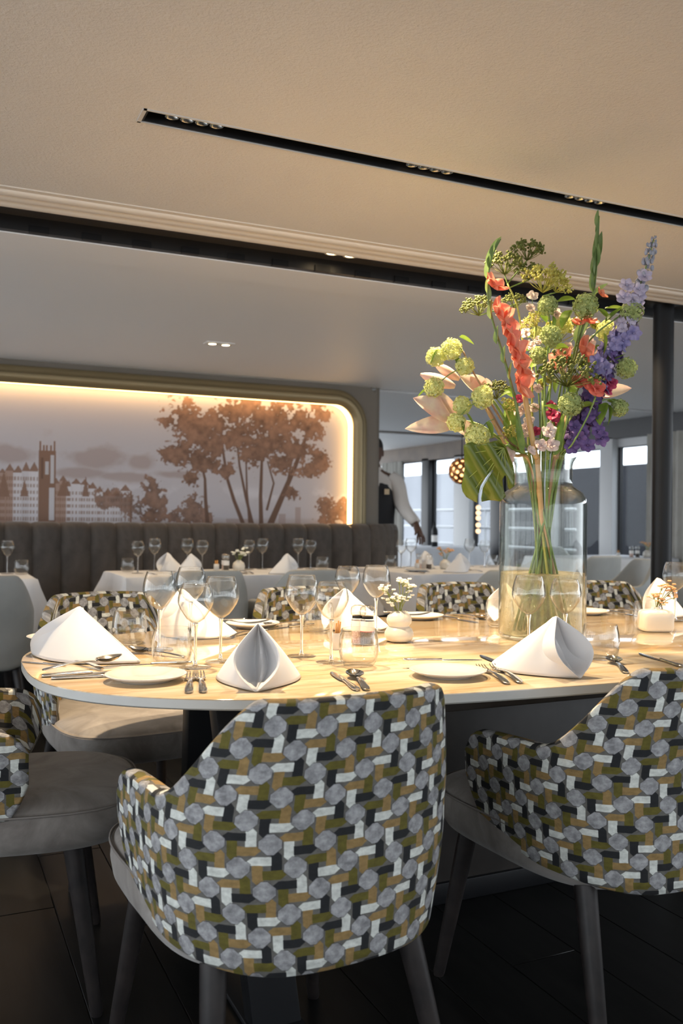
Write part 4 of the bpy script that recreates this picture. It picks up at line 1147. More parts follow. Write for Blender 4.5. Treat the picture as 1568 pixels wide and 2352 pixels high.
def place(P, o, dirv, up=Vector((0, 0, 1)), roll=0.0):
    d = Vector(dirv).normalized(); s_ = up.cross(d)
    if s_.length < 1e-4: s_ = Vector((1, 0, 0)).cross(d)
    s_.normalize(); n = d.cross(s_)
    q = Matrix.Rotation(roll, 3, d); s_ = q @ s_; n = q @ n; o = Vector(o)
    return [[o + d * p.x + s_ * p.y + n * p.z for p in r] for r in P]
def leaf(m, o, dirv, L, W, roll=0.0, curl=0.3, cup=0.35): m.grid(place(petal_pts(L, W, curl, cup, 8, 5, 0.12, .75), o, dirv, roll=roll))
def neck_point(aim, k=0.5):
    d = Vector((aim.x - VC.x, aim.y - VC.y)); 
    if d.length > 0.062: d = d.normalized() * 0.062
    d = d * (0.6 + .4 * k); return Vector((VC.x + d.x, VC.y + d.y, TZ + 0.505))
def foot_point(aim):
    d = Vector((VC.x - aim.x, VC.y - aim.y)); d = d.normalized() * rf.uniform(0.02, 0.085) if d.length > 1e-3 else d
    a = rf.uniform(-.7, .7); d = Vector((d.x * math.cos(a) - d.y * math.sin(a), d.x * math.sin(a) + d.y * math.cos(a)))
    return Vector((VC.x + d.x, VC.y + d.y, TZ + 0.02))
def stem_path(pts, inside=True):
    pts = [Vector(p) for p in pts]
    if inside:
        n = neck_point(pts[0]); f = foot_point(n); pts = [f, f.lerp(n, .55), n] + pts
    return spline(pts, 6)
def flower(name, label, group): 
    t = thing(name, label, 'flower', (0, 0, 0), 0, group); return t
def finish(t):
    """put the thing's origin at its stem foot"""
    return t
def snow_stem(label, path, heads, leaves=(), brown=False, dark=0):
    t = flower('viburnum_stem', label, 'viburnum stems in the tall vase')
    sp_ = stem_path(path)
    MB().tube(sp_, [0.0040 - 0.0018 * i / len(sp_) for i in range(len(sp_))], 8).obj('stem', M['stem_brown' if brown else 'stem'], t)
    for hd in heads:
        p = bq(*hd[:2], hd[3] if len(hd) > 3 else 0); r_ = hd[2] / 2.45 / FPX * VD
        near = min(sp_[18:], key=lambda q: (q - p).length)
        if (near - p).length > r_ * 0.7:
            mid = (near + p) / 2 + Vector((0, 0, 0.012)); MB().tube(spline([near, mid, p], 5), 0.0016, 6).obj('twig', M['stem'], t)
        new_obj('flower_head', SNOW[dark], t, p, (rf.uniform(0, 6), rf.uniform(0, 6), rf.uniform(0, 6)), (r_ * rf.uniform(.95, 1.05), r_, r_ * rf.uniform(.92, 1.08)))
    for (zx, zy, dx, dz, L, dd) in leaves:
        p = bq(zx, zy, dd); m = MB(); dv = Vector((dx * cs, -dx * sn, dz)) + Vector((sn, cs, 0)) * rf.uniform(-.4, .2)
        leaf(m, p, dv, L, L * .62, rf.uniform(-.6, .6), rf.uniform(-.5, .2)); m.obj('leaf', M['leaf'], t)
    return t
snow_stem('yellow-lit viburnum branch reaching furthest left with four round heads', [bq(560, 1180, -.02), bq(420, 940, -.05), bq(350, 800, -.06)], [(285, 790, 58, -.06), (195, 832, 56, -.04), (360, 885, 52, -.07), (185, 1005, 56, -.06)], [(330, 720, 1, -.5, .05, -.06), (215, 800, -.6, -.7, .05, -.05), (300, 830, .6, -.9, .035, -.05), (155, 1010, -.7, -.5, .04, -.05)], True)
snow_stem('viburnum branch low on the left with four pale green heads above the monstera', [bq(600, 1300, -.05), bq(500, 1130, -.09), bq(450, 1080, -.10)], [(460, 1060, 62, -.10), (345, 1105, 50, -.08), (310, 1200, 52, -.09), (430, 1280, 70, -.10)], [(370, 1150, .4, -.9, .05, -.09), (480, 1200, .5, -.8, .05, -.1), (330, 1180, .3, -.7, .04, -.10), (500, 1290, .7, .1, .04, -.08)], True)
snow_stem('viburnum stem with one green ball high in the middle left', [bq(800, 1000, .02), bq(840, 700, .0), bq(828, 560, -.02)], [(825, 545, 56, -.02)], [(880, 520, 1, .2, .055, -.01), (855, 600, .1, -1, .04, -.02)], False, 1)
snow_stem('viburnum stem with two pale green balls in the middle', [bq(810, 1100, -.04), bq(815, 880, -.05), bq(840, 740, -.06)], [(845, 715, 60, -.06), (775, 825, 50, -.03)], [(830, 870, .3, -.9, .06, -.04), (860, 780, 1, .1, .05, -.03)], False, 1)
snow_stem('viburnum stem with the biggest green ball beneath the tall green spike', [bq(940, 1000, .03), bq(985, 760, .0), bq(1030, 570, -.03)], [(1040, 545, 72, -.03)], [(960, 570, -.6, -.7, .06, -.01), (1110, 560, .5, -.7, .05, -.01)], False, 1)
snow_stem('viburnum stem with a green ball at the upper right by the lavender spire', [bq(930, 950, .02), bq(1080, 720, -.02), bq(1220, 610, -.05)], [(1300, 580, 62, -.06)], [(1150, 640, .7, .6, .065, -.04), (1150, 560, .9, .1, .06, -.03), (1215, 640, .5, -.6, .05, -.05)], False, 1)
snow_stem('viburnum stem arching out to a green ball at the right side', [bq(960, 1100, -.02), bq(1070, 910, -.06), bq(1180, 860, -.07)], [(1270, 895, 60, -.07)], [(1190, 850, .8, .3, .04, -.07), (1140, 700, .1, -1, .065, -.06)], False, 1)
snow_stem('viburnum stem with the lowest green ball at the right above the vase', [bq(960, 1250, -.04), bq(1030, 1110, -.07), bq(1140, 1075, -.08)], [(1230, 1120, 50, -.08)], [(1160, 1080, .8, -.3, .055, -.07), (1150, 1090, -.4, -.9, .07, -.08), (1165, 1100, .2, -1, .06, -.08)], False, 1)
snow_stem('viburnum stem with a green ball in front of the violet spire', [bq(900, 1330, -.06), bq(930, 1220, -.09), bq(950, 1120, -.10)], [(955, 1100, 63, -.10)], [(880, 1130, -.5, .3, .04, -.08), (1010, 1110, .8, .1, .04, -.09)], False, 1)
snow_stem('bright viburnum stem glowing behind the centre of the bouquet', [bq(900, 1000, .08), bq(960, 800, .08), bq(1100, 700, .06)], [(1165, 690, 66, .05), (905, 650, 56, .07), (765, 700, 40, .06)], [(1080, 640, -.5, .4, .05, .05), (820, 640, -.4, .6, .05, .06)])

# gladioli
def bloom(m, c_, axis, L, n=6, W=.62, open_=0.75, seed=0):
    r = random.Random(seed); a0 = r.uniform(0, 6); ax = Vector(axis).normalized(); u = ax.orthogonal().normalized(); w = ax.cross(u)
    for k in range(n):
        a = a0 + k * 2 * PI / n; rad = u * math.cos(a) + w * math.sin(a); op = open_ * r.uniform(.8, 1.15)
        d = ax * math.cos(op) + rad * math.sin(op); Pp = petal_pts(L * r.uniform(.9, 1.1), L * W, 0.5, 0.35, 7, 5, .35, .55, 0.02)
        m.grid(place(Pp, c_, d, up=rad, roll=0))
def gladiolus(label, path, spikes, blooms, bracts, w0=0.0055):
    t = flower('gladiolus', label, 'gladioli in the tall vase')
    sp_ = stem_path(path); n = len(sp_)
    MB().tube(sp_, [w0 - (w0 - .0018) * i / n for i in range(n)], 8).obj('stem', M['glad_green'], t)
    for (zx, zy, dx, dz, L, dd) in spikes:
        m = MB(); leaf(m, bq(zx, zy, dd), Vector((dx * cs, -dx * sn, dz)), L * 1.15, L * .36, rf.uniform(-1, 1), .1, .9); m.obj('bud', M['glad_green'], t)
    for i, (zx, zy, dx, dz, L, dd) in enumerate(blooms):
        m = MB(); bloom(m, bq(zx, zy, dd), Vector((dx * cs, -dx * sn, dz)) - Vector((sn, cs, 0)) * .45, L * 1.45, W=.7, open_=.72, seed=i); m.obj('bloom', M['coral'], t)
    return t
gladiolus('coral gladiolus with open blooms leaning left, green tip curling', [bq(690, 1300, -.08), bq(640, 1060, -.10), bq(575, 820, -.11), bq(510, 600, -.11), bq(487, 430, -.11), bq(515, 270, -.11), bq(562, 168, -.11)],
    [(490, 480, .1, 1, .05, -.11), (488, 400, .12, 1, .06, -.112), (496, 330, .2, 1, .055, -.11), (510, 270, .4, 1, .05, -.112), (530, 225, .5, .9, .035, -.11), (505, 620, .12, 1, .05, -.115), (540, 760, .1, 1, .045, -.115), (580, 870, .1, 1, .045, -.115), (610, 960, .2, 1, .045, -.115), (492, 520, -.1, 1, .045, -.11)],
    [(520, 440, .5, .75, .032, -.12), (540, 590, .75, .35, .038, -.12), (575, 660, .85, .1, .042, -.12), (610, 770, .8, .2, .042, -.12), (635, 850, .8, .15, .046, -.12), (655, 975, .8, .1, .042, -.12)], [])
gladiolus('tall gladiolus still in green bud rising straight to the ceiling', [bq(880, 1250, -.01), bq(960, 930, .0), bq(1000, 760, .0), bq(1075, 500, .0), bq(1100, 350, .0), bq(1116, 40, .0)],
    [(1085, 470, .05, 1, .07, -.005), (1092, 380, .1, 1, .07, -.005), (1100, 300, .05, 1, .07, .0), (1105, 230, .1, 1, .06, -.003), (1112, 160, .1, 1, .05, 0), (1114, 110, .02, 1, .05, 0), (1098, 330, -.06, 1, .07, .0), (1080, 490, .8, .6, .05, -.01), (1095, 420, .12, 1, .06, .005), (1125, 260, .08, 1, .06, .0), (990, 760, .3, .9, .07, .01), (1010, 740, .5, .9, .08, .01)],
    [(1120, 480, .8, .6, .018, -.01), (1020, 815, .85, .35, .042, -.02), (915, 860, -.7, .45, .036, -.02), (1000, 650, .05, 1, .020, -.01), (1060, 640, .3, .8, .020, -.01)], [])
# delphinium
def delph():
    t = flower('delphinium', 'tall violet to lavender delphinium spire leaning out at the right', 'delphiniums in the tall vase')
    axis = [bq(960, 1330, -.03), bq(1050, 1180, -.05), bq(1090, 1000, -.05), bq(1170, 830, -.05), bq(1270, 640, -.05), bq(1350, 420, -.05), bq(1405, 240, -.05), bq(1428, 150, -.05)]
    sp_ = stem_path(axis[0:]); n = len(sp_)
    MB().tube(sp_, [0.0045 - .0032 * i / n for i in range(n)], 7).obj('stem', M['stem'], t)
    fine = spline(axis, 14)
    def floret(c_, ax, L, mt, seed):
        m = MB(); bloom(m, c_, ax, L, 6, .72, 1.0, seed); m.ball(c_ + ax * .004, L * .16, 6, 4); m.obj('floret', mt, t)
    k = 0
    for i in range(2, len(fine) - 3):
        s_ = i / len(fine)
        cnt = 2 if s_ > .68 else (1 + (i % 2))
        for q in range(cnt):
            a = k * 2.4; k += 1
            off = Vector((math.cos(a), math.sin(a), .15)); wid = 0.030 * (1 - s_ ** 2.2) + 0.006
            c_ = fine[i] + off * wid * rf.uniform(.5, 1.0) + Vector((0, 0, rf.uniform(-.008, .008)))
            if s_ < .26: mt, L = M['violet'], .023
            elif s_ < .52: mt, L = M['blue' if rf.random() < .75 else 'violet'], .022
            elif s_ < .68: mt, L = M['lavender'], .021
            else: mt, L = M['greybud'], .012
            if s_ < .68: floret(c_, off, L * rf.uniform(.8, 1.1), mt, k)
            else:
                r_ = 0.021 * (1.12 - s_); m = MB().ball(c_, (r_ * .8, r_ * .8, r_ * 1.2), 7, 5); m.tube([fine[i], c_], .0007, 4); m.obj('bud', mt, t)
    for (zx, zy) in ((1110, 1250), (1000, 1290), (1105, 1180), (980, 1230), (1130, 1290), (1050, 1330), (960, 1340), (1150, 900), (1100, 860), (1250, 740), (1310, 700), (1210, 760), (1090, 900)):
        m = MB(); off = Vector((-sn, -cs, rf.uniform(-.3, .3))); floret(bq(zx, zy, -.08), off, .024, M['violet'] if zy > 1100 else M['blue'], zx)
    for (zx, zy) in ((1270, 430), (1250, 500), (1340, 490), (1300, 520), (1370, 380)):
        floret(bq(zx, zy, -.07), Vector((-sn, -cs, .3)), .024, M['lavender'], zx)
delph()
# umbels
def umbel_mesh(mt, seed, rays=17, dots=12, spread=1.15):
    r = random.Random(seed); m = MB()
    for k in range(rays):
        a = k * 2.39996; th = spread * math.sqrt((k + .5) / rays); d = Vector((math.sin(th) * math.cos(a), math.sin(th) * math.sin(a), math.cos(th)))
        e = d * r.uniform(.85, 1.0); m.tube([(0, 0, 0), e * .5 + Vector((0, 0, -.03)), e], [.022, .016, .012], 4)
        for q in range(dots):
            c_ = e + Vector((r.gauss(0, .115), r.gauss(0, .115), r.gauss(.05, .07))); m.tube([e, c_], .008, 3, False); m.ball(c_, r.uniform(.040, .075), 5, 3)
    return m.mesh('umbel', mt)
UMB = [umbel_mesh(M['dill'], 1), umbel_mesh(M['dill_yellow'], 2), umbel_mesh(M['dill'], 3, 26, 7, 1.35)]
def umbel(label, path, heads, mt='stem'):
    t = flower('umbel_flower', label, 'green umbels in the tall vase'); sp_ = stem_path(path)
    MB().tube(sp_, [0.0042 - .0018 * i / len(sp_) for i in range(len(sp_))], 8).obj('stem', M[mt], t)
    for (zx, zy, r_, dx, dz, kind, dd) in heads:
        p = bq(zx, zy, dd); d = Vector((dx * cs, -dx * sn, dz)) - Vector((sn, cs, 0)) * .25; rad = 1.18 * r_ / 2.45 / FPX * VD
        q = Vector((0, 0, 1)).rotation_difference(d.normalized()).to_euler()
        near = min(sp_[18:], key=lambda w_: (w_ - p).length)
        if (near - p).length > .012: MB().tube(spline([near, (near + p) / 2, p], 4), .0020, 6).obj('ray', M['stem'], t)
        new_obj('umbel', UMB[kind], t, p, q, rad)
M['stem_yellow'] = leafmat('yellow green stalk', (0.34, 0.33, 0.06), (0.42, 0.42, 0.10), 30, .5, 0)
umbel('branched dill with four olive umbels at the upper left', [bq(700, 900, .05), bq(660, 570, .06), bq(600, 420, .06)], [(585, 370, 105, .0, 1, 0, .06), (710, 290, 95, .1, 1, 0, .07), (720, 400, 80, .0, 1, 0, .08), (440, 600, 90, -.3, 1, 0, .05), (640, 560, 70, 0, 1, 0, .09)], 'stem_yellow')
umbel('yellow-green dill umbel fanning out above the middle', [bq(740, 880, .03), bq(770, 620, .03), bq(800, 490, .02)], [(800, 470, 120, .1, 1, 1, .02), (870, 470, 70, .5, .9, 1, .03), (760, 660, 60, -.5, .5, 1, .0)], 'stem_yellow')
umbel('dark olive umbel opening sideways in the lower middle', [bq(930, 1200, -.08), bq(945, 1080, -.10)], [(935, 1000, 140, .1, 1, 2, -.10)], 'stem_yellow')
umbel('small olive umbel tucked between the pale viburnum heads on the left', [bq(640, 1260, -.02), bq(590, 1130, -.04)], [(540, 1070, 80, -.3, .9, 0, -.05), (590, 1130, 50, .3, .4, 1, -.05), (620, 1220, 50, .0, -.6, 1, -.06)], 'stem_yellow')
# lilies: long pale petals
def lily(label, path, petals, mt='lily', buds=()):
    t = flower('lily', label, 'lilies in the tall vase'); sp_ = stem_path(path)
    MB().tube(sp_, [0.0055 - .002 * i / len(sp_) for i in range(len(sp_))], 8).obj('stem', M['stem'], t)
    for (x0, y0, x1, y1, wpx, dd, roll) in petals:
        a, b = bq(x0, y0, dd), bq(x1, y1, dd - .03); L = (b - a).length; W = wpx / 2.45 / FPX * VD
        m = MB(); m.grid(place(petal_pts(L, W, rf.uniform(-.25, .1), .35, 10, 7, .22, .7), a, b - a, up=Vector((-sn, -cs, 0.2)), roll=roll)); m.obj('petal', M[mt], t)
    for (x0, y0, x1, y1, wpx, dd) in buds:
        a, b = bq(x0, y0, dd), bq(x1, y1, dd); W = wpx / 2.45 / FPX * VD / 2
        MB().tube([a + (b - a) * s_ for s_ in np.linspace(0, 1, 9)], [max(W * math.sin(PI * (s_ * .88 + .08)) ** .8, .0006) for s_ in np.linspace(0, 1, 9)], 10).obj('bud', M[mt], t)
lily('pale pink lily with long petals stretching to the far left', [bq(600, 1330, -.02), bq(450, 1220, -.03), bq(320, 1185, -.04)], [(315, 1180, 68, 1065, 125, -.04, .2), (310, 1195, 32, 1236, 90, -.04, -.3), (310, 1170, 190, 1020, 80, -.03, .6), (315, 1185, 215, 1060, 70, -.01, -.4), (320, 1200, 430, 1290, 70, -.05, .2)])
lily('pink lily with half open petals behind the left viburnum branch', [bq(620, 1250, .02), bq(520, 1080, .03), bq(440, 1010, .03)], [(450, 1020, 330, 940, 80, .04, .2), (460, 1010, 390, 930, 80, .05, -.3), (470, 1010, 480, 950, 70, .05, .3)], buds=((305, 1000, 110, 930, 75, .0), (330, 960, 190, 870, 60, .02)))
lily('peach lily petals poking out at the right beside red blooms', [bq(930, 1250, .0), bq(1010, 1080, .02), bq(1090, 1030, .02)], [(1090, 1035, 1300, 1005, 75, .03, .1), (1080, 1020, 1010, 900, 70, .04, .3), (1090, 1040, 1180, 1050, 50, .02, -.4), (1080, 1000, 1060, 850, 60, .05, -.2)])
# smaller blooms
def small_bloom(name, label, path, blooms, mt, stem='stem'):
    t = flower(name, label, 'smaller blooms in the tall vase'); sp_ = stem_path(path)
    MB().tube(sp_, 0.0024, 7).obj('stem', M[stem], t)
    for i, (zx, zy, L, dd) in enumerate(blooms):
        p = bq(zx, zy, dd); near = min(sp_[12:], key=lambda w_: (w_ - p).length)
        if (near - p).length > .01: MB().tube([near, p], .0012, 5).obj('twig', M[stem], t)
        m = MB()
        for lay_, (sc_, op) in enumerate(((1.0, 1.05), (.8, .7), (.55, .35))): bloom(m, p, Vector((rf.uniform(-.5, .5), rf.uniform(-.5, .2), .3)) - Vector((sn, cs, 0)) * .8, L * sc_, 5, .85, op, i * 3 + lay_)
        m.obj('bloom', M[mt], t)
small_bloom('stock_flower', 'pinkish white stock blooms scattered through the middle', [bq(780, 1100, .04), bq(750, 800, .05), bq(740, 560, .06)], [(730, 775, .022, .0), (740, 490, .02, .06), (770, 740, .018, .03), (730, 560, .018, .06), (700, 700, .018, .04), (755, 620, .016, .05), (735, 940, .02, .0), (770, 1010, .016, .0)], 'pinkwhite')
small_bloom('stock_flower', 'white pink stock blooms just above the vase rim', [bq(840, 1370, -.05), bq(835, 1320, -.06)], [(835, 1250, .024, -.07), (850, 1330, .024, -.08), (790, 1330, .022, -.08), (735, 1360, .018, -.08), (690, 1260, .018, -.04), (860, 1280, .018, -.05)], 'pinkwhite')
small_bloom('stock_flower', 'single pale lilac bloom hanging beside the vase neck at left', [bq(650, 1350, -.03), bq(610, 1380, -.05)], [(597, 1385, .026, -.07), (600, 1420, .02, -.06)], 'pinkwhite')
small_bloom('ranunculus', 'deep magenta blooms glowing at the right of the bouquet', [bq(940, 1250, .0), bq(1050, 1080, -.02), bq(1150, 990, -.03)], [(1180, 980, .022, -.04), (1160, 1020, .02, -.05), (1150, 920, .018, -.02), (1110, 950, .018, .0)], 'magenta')
small_bloom('ranunculus', 'red blooms half hidden low in the middle', [bq(860, 1250, .02), bq(860, 1170, .0)], [(855, 1165, .026, -.02), (845, 1110, .02, -.01), (880, 1190, .02, .02), (665, 1070, .018, -.02), (760, 1250, .016, -.03)], 'magenta')
small_bloom('gerbera', 'coral red bloom on a pale stalk at the lower right', [bq(960, 1330, -.09), bq(1050, 1170, -.11), bq(1095, 1060, -.12)], [(1095, 1010, .030, -.12), (1060, 985, .024, -.11), (1000, 970, .024, -.08)], 'red')
small_bloom('hellebore', 'pale yellow green filler blooms in the bright centre', [bq(840, 1050, .07), bq(880, 760, .08)], [(900, 620, .022, .08), (940, 670, .022, .09), (870, 690, .02, .08), (990, 640, .022, .07), (1090, 650, .02, .07), (840, 660, .018, .08), (790, 990, .018, .02), (830, 960, .016, .03)], 'dill_yellow', 'stem_yellow')
small_bloom('stock_flower', 'cream white blooms glowing behind the two middle viburnum balls', [bq(830, 1150, .05), bq(860, 850, .06)], [(880, 830, .024, .03), (900, 900, .022, .02), (830, 900, .02, .0), (940, 780, .022, .05), (1000, 700, .024, .06), (1060, 760, .022, .05), (700, 650, .02, .07), (870, 590, .022, .06), (1120, 820, .02, .02)], 'pinkwhite')
small_bloom('stock_flower', 'pale pink blooms between the peach stalk and the monstera', [bq(720, 1250, .0), bq(700, 1150, .0)], [(690, 1130, .018, -.02), (720, 1190, .018, -.03), (660, 1150, .016, -.01), (750, 1120, .018, .01), (700, 1230, .016, -.04)], 'pinkwhite')
fo = flower('leafy_branch', 'leafy green branch filling the middle of the bouquet', 'viburnum stems in the tall vase')
MB().tube(stem_path([bq(800, 1200, .06), bq(850, 950, .07), bq(900, 720, .08)]), .003, 7).obj('stem', M['stem'], fo)
for k in range(34):
    zx, zy = rf.uniform(560, 1130), rf.uniform(700, 1330)
    if zx < 700 and zy < 950: zx += 170
    m = MB(); leaf(m, bq(zx, zy, rf.uniform(-.01, .10)), Vector((rf.uniform(-1, 1) * cs, -rf.uniform(-1, 1) * sn, rf.uniform(-1, .8))), rf.uniform(.03, .055), rf.uniform(.018, .032), rf.uniform(-1, 1), rf.uniform(-.6, .4)); m.obj('leaf', M['leaf'], fo)
# pale peach stalk and woody stems that show bare
for zx0, zy0, zx1, zy1, w_, mt, lab in ((755, 1370, 690, 1010, .0075, 'stem_peach', 'thick peach coloured stalk standing bare in the middle'), (620, 1370, 480, 1120, .0045, 'stem_peach', 'orange stalk slanting to the left above the rim'), (880, 1390, 935, 1160, .0050, 'stem_brown', 'mauve brown woody stalk leaning right above the rim'), (830, 1390, 800, 1080, .0040, 'stem', 'dark green stalk upright in the middle')):
    a, b = bq(zx0, zy0, -.06), bq(zx1, zy1, -.07); n_ = stem_path([a, b])
    o = MB().tube(n_, w_, 10).obj('cut_stalk', M[mt]); tag(o, lab, 'stalk', 'bare stalks in the tall vase')
# blade leaves in the middle
for i, (zx0, zy0, zx1, zy1, wpx, dd, lab) in enumerate(((680, 1370, 640, 1130, 34, -.09, 'long sword leaf beside the coral gladiolus'), (640, 1350, 570, 1190, 40, -.04, 'broad green blade leaf above the left rim'), (870, 1380, 905, 1150, 40, -.07, 'upright green blade leaf right of the centre'), (600, 1260, 640, 1040, 60, .02, 'wide shaded leaf behind the peach stalk'))):
    a, b = bq(zx0, zy0, dd), bq(zx1, zy1, dd); m = MB(); m.grid(place(petal_pts((b - a).length, wpx / 2.45 / FPX * VD, .1, .5, 10, 5, .5, .6), a, b - a, up=Vector((-sn, -cs, .2)), roll=.3))
    t = flower('sword_leaf', lab, 'blade leaves in the tall vase'); t['category'] = 'leaf'; m.obj('blade', M['leaf'], t); MB().tube(stem_path([a])[0:], .0022, 6).obj('stem', M['stem'], t)
# monstera leaf hanging at the left
mt_ = thing('monstera_leaf', 'large dark green split monstera leaf drooping left of the vase', 'leaf', (0, 0, 0))
pts = [(355, 1330), (372, 1318), (400, 1312), (440, 1330), (500, 1312), (550, 1300), (590, 1330), (615, 1400), (632, 1440), (640, 1500), (638, 1560), (610, 1580), (602, 1560), (597, 1508), (584, 1498), (572, 1522), (578, 1580), (590, 1618), (560, 1645), (530, 1640), (500, 1638), (455, 1648), (452, 1630), (462, 1570), (492, 1512), (520, 1470), (512, 1466), (476, 1512), (448, 1560), (434, 1610), (430, 1652), (405, 1640), (370, 1620), (350, 1590), (343, 1560), (352, 1510), (360, 1450), (358, 1390)]
cen = Vector((bq(500, 1470, -.12)))
from mathutils.geometry import delaunay_2d_cdt
def leaf_depth(x, y): return -.115 + 0.05 * ((x - 500) / 150) ** 2 * .6 + .03 * (y - 1470) / 170 - .010 * math.sin((x * .9 - y * .55) / 17.0)
edge = []
for (a, b) in zip(pts, pts[1:] + pts[:1]):
    k_ = max(1, int(math.hypot(b[0] - a[0], b[1] - a[1]) / 14))
    edge += [(a[0] + (b[0] - a[0]) * q / k_, a[1] + (b[1] - a[1]) * q / k_) for q in range(k_)]
ins = [(x + (7 if j % 2 else 0), y) for j, y in enumerate(range(1305, 1655, 13)) for x in range(340, 645, 14)]
ne = len(edge)
co_, ed_, fa_, *_ = delaunay_2d_cdt([Vector(q) for q in edge + ins], [(i, (i + 1) % ne) for i in range(ne)], [list(range(ne))], 1, 1e-4)
m = bpy.data.meshes.new('blade'); m.from_pydata([bq(q.x, q.y, leaf_depth(q.x, q.y)) for q in co_], [], [tuple(f_) for f_ in fa_])
m.materials.append(M['monstera']); m.polygons.foreach_set('use_smooth', [True] * len(m.polygons))
o = new_obj('blade', m, mt_); md = o.modifiers.new('thick', 'SOLIDIFY'); md.thickness = 0.0012
MB().tube(stem_path([bq(640, 1360, -.06), bq(600, 1330, -.10), bq(575, 1350, -.118)]), .0032, 7).obj('stem', M['stem'], mt_)
vein = MB()
V0 = (580, 1345)
for (x, y) in ((385, 1625), (350, 1540), (365, 1380), (440, 1600), (520, 1630), (600, 1580), (470, 1330), (630, 1500)):
    vein.tube([bq(V0[0] + (x - V0[0]) * s_, V0[1] + (y - V0[1]) * s_, -.118 + 0.05 * ((V0[0] + (x - V0[0]) * s_ - 500) / 150) ** 2 * .6 + .03 * (V0[1] + (y - V0[1]) * s_ - 1470) / 170) for s_ in np.linspace(0, 1, 7)], [.0016, .0014, .0012, .001, .0009, .0007, .0004], 5)
M['vein'] = mat('leaf vein', (0.20, 0.26, 0.05), 0.5)
vein.obj('veins', M['vein'], mt_)
# ------------------------------------------------------------------ tableware on the further tables
GB = 'wine glasses on the white-clothed tables'; CZ = 0.7618
for (x, y, k, lab) in (
    (0.42, 5.45, 'white', 'wine glass on the far left table beside its tumbler'), (0.33, 5.50, 'red', 'wine glass on the far left table cut by the edge'),
    (1.13, 5.30, 'white', 'wine glass at the left end of the middle clothed table'), (1.275, 5.50, 'red', 'wine glass behind the upright beige napkin on the middle table'),
    (1.485, 5.52, 'red', 'wine glass of the second pair on the middle table, left one'), (1.56, 5.44, 'white', 'wine glass of the second pair on the middle table, right one'),
    (1.885, 5.50, 'white', 'wine glass of the third pair on the middle table, left one'), (1.985, 5.52, 'red', 'wine glass of the third pair on the middle table, right one'),
    (2.235, 5.52, 'red', 'wine glass of the fourth pair on the middle table, left one'), (2.30, 5.46, 'white', 'wine glass of the fourth pair on the middle table, right one'),
    (2.96, 5.42, 'white', 'wine glass at the left of the table below the mural end'), (3.08, 5.50, 'red', 'wine glass in front of the waiter sleeve'),
    (3.55, 5.48, 'red', 'wine glass behind the grey napkin, left of the far pair'), (3.60, 5.36, 'white', 'wine glass behind the grey napkin, right of the far pair')):
    wine_glass((x, y), k, lab, GB, CZ)
for (x, y, lab) in ((0.49, 5.38, 'tumbler on the far left table'), (1.105, 5.47, 'tumbler at the left end of the middle clothed table'), (2.36, 5.40, 'tumbler at the right end of the middle clothed table'),
    (2.92, 5.50, 'tumbler at the left of the table below the mural end'), (3.68, 5.38, 'tumbler at the right of the table below the mural end')):
    tumbler((x, y), lab, 'tumblers on the white-clothed tables', CZ, .95)
napkin((1.47, 5.50), (1.29, 5.44), 'beige lit napkin standing at the back of the middle clothed table', .075, .115, 8, z=CZ)
napkin((1.31, 5.10), (1.46, 5.20), 'white napkin leaning right beside the beige one on the middle clothed table', .075, .12, 9, z=CZ)
napkin((1.86, 5.06), (2.04, 5.08), 'white napkin at the right half of the middle clothed table', .078, .12, 10, z=CZ)
napkin((2.98, 4.90), (3.16, 4.90), 'pale grey napkin open to the right on the table below the mural end', .078, .12, 11, z=CZ)
napkin((3.16, 5.30), (3.06, 5.34), 'beige napkin standing near the waiter hand', .075, .12, 12, z=CZ)
def mini_mill(x, y, fill, lab):
    t = thing('grinder', lab, 'mill', (x, y, CZ), 2.6, 'mills on the white-clothed tables')
    MB().lathe([(0.0004, 0.0005), (0.019, 0.0005), (0.019, 0.065), (0.015, 0.073)], 20).obj('jar', M['glass'], t)
    MB().lathe([(0.0004, 0.003), (0.0172, 0.003), (0.0172, 0.055), (0.0004, 0.055)], 20).obj('filling', fill, t)
    MB().lathe([(0.0195, 0.036), (0.0195, 0.064)], 20).obj('label', M['label'], t)
    MB().lathe([(0.015, 0.073), (0.0205, 0.080), (0.0205, 0.098), (0.012, 0.105), (0.0004, 0.105)], 20).obj('cap', M['clear_cap'], t)
def mini_vase(x, y, lab, lab2, mf):
    t = thing('bud_vase', lab, 'vase', (x, y, CZ), 0, 'small vases on the white-clothed tables')
    MB().lathe([(0.0004, 0.0), (0.028, 0.0), (0.036, 0.008), (0.040, 0.028), (0.034, 0.050), (0.018, 0.062), (0.013, 0.068), (0.010, 0.066)], 28).obj('body', M['ceramic'], t)
    r = random.Random(int(x * 100)); b = (x, y, CZ + .064)
    sprig(b, [(x + r.uniform(-.05, .05), y + r.uniform(-.03, .03), CZ + r.uniform(.09, .14)) for _ in range(8)], mf, 'wax_flower', lab2, 'flower sprigs', 5, .011)
def mini_cup(x, y, lab):
    t = thing('stick_holder', lab, 'holder', (x, y, CZ), 0, 'stick holders on the white-clothed tables')
    MB().lathe([(0.0004, 0.0), (0.017, 0.0), (0.017, 0.045), (0.015, 0.045), (0.015, 0.005), (0.0004, 0.005)], 20).obj('cup', M['china'], t)
    MB().tube([(0.003, 0, .006), (0.006, 0, .068)], .004, 5).tube([(-.004, 0.002, .006), (-.005, 0.003, .066)], .004, 5).obj('sticks', M['stick'], t)
mini_cup(1.64, 5.40, 'white stick cup on the middle clothed table'); mini_mill(1.70, 5.39, M['pepper'], 'pepper mill on the middle clothed table'); mini_mill(1.715, 5.47, M['salt'], 'salt mill behind the pepper mill on the middle clothed table')
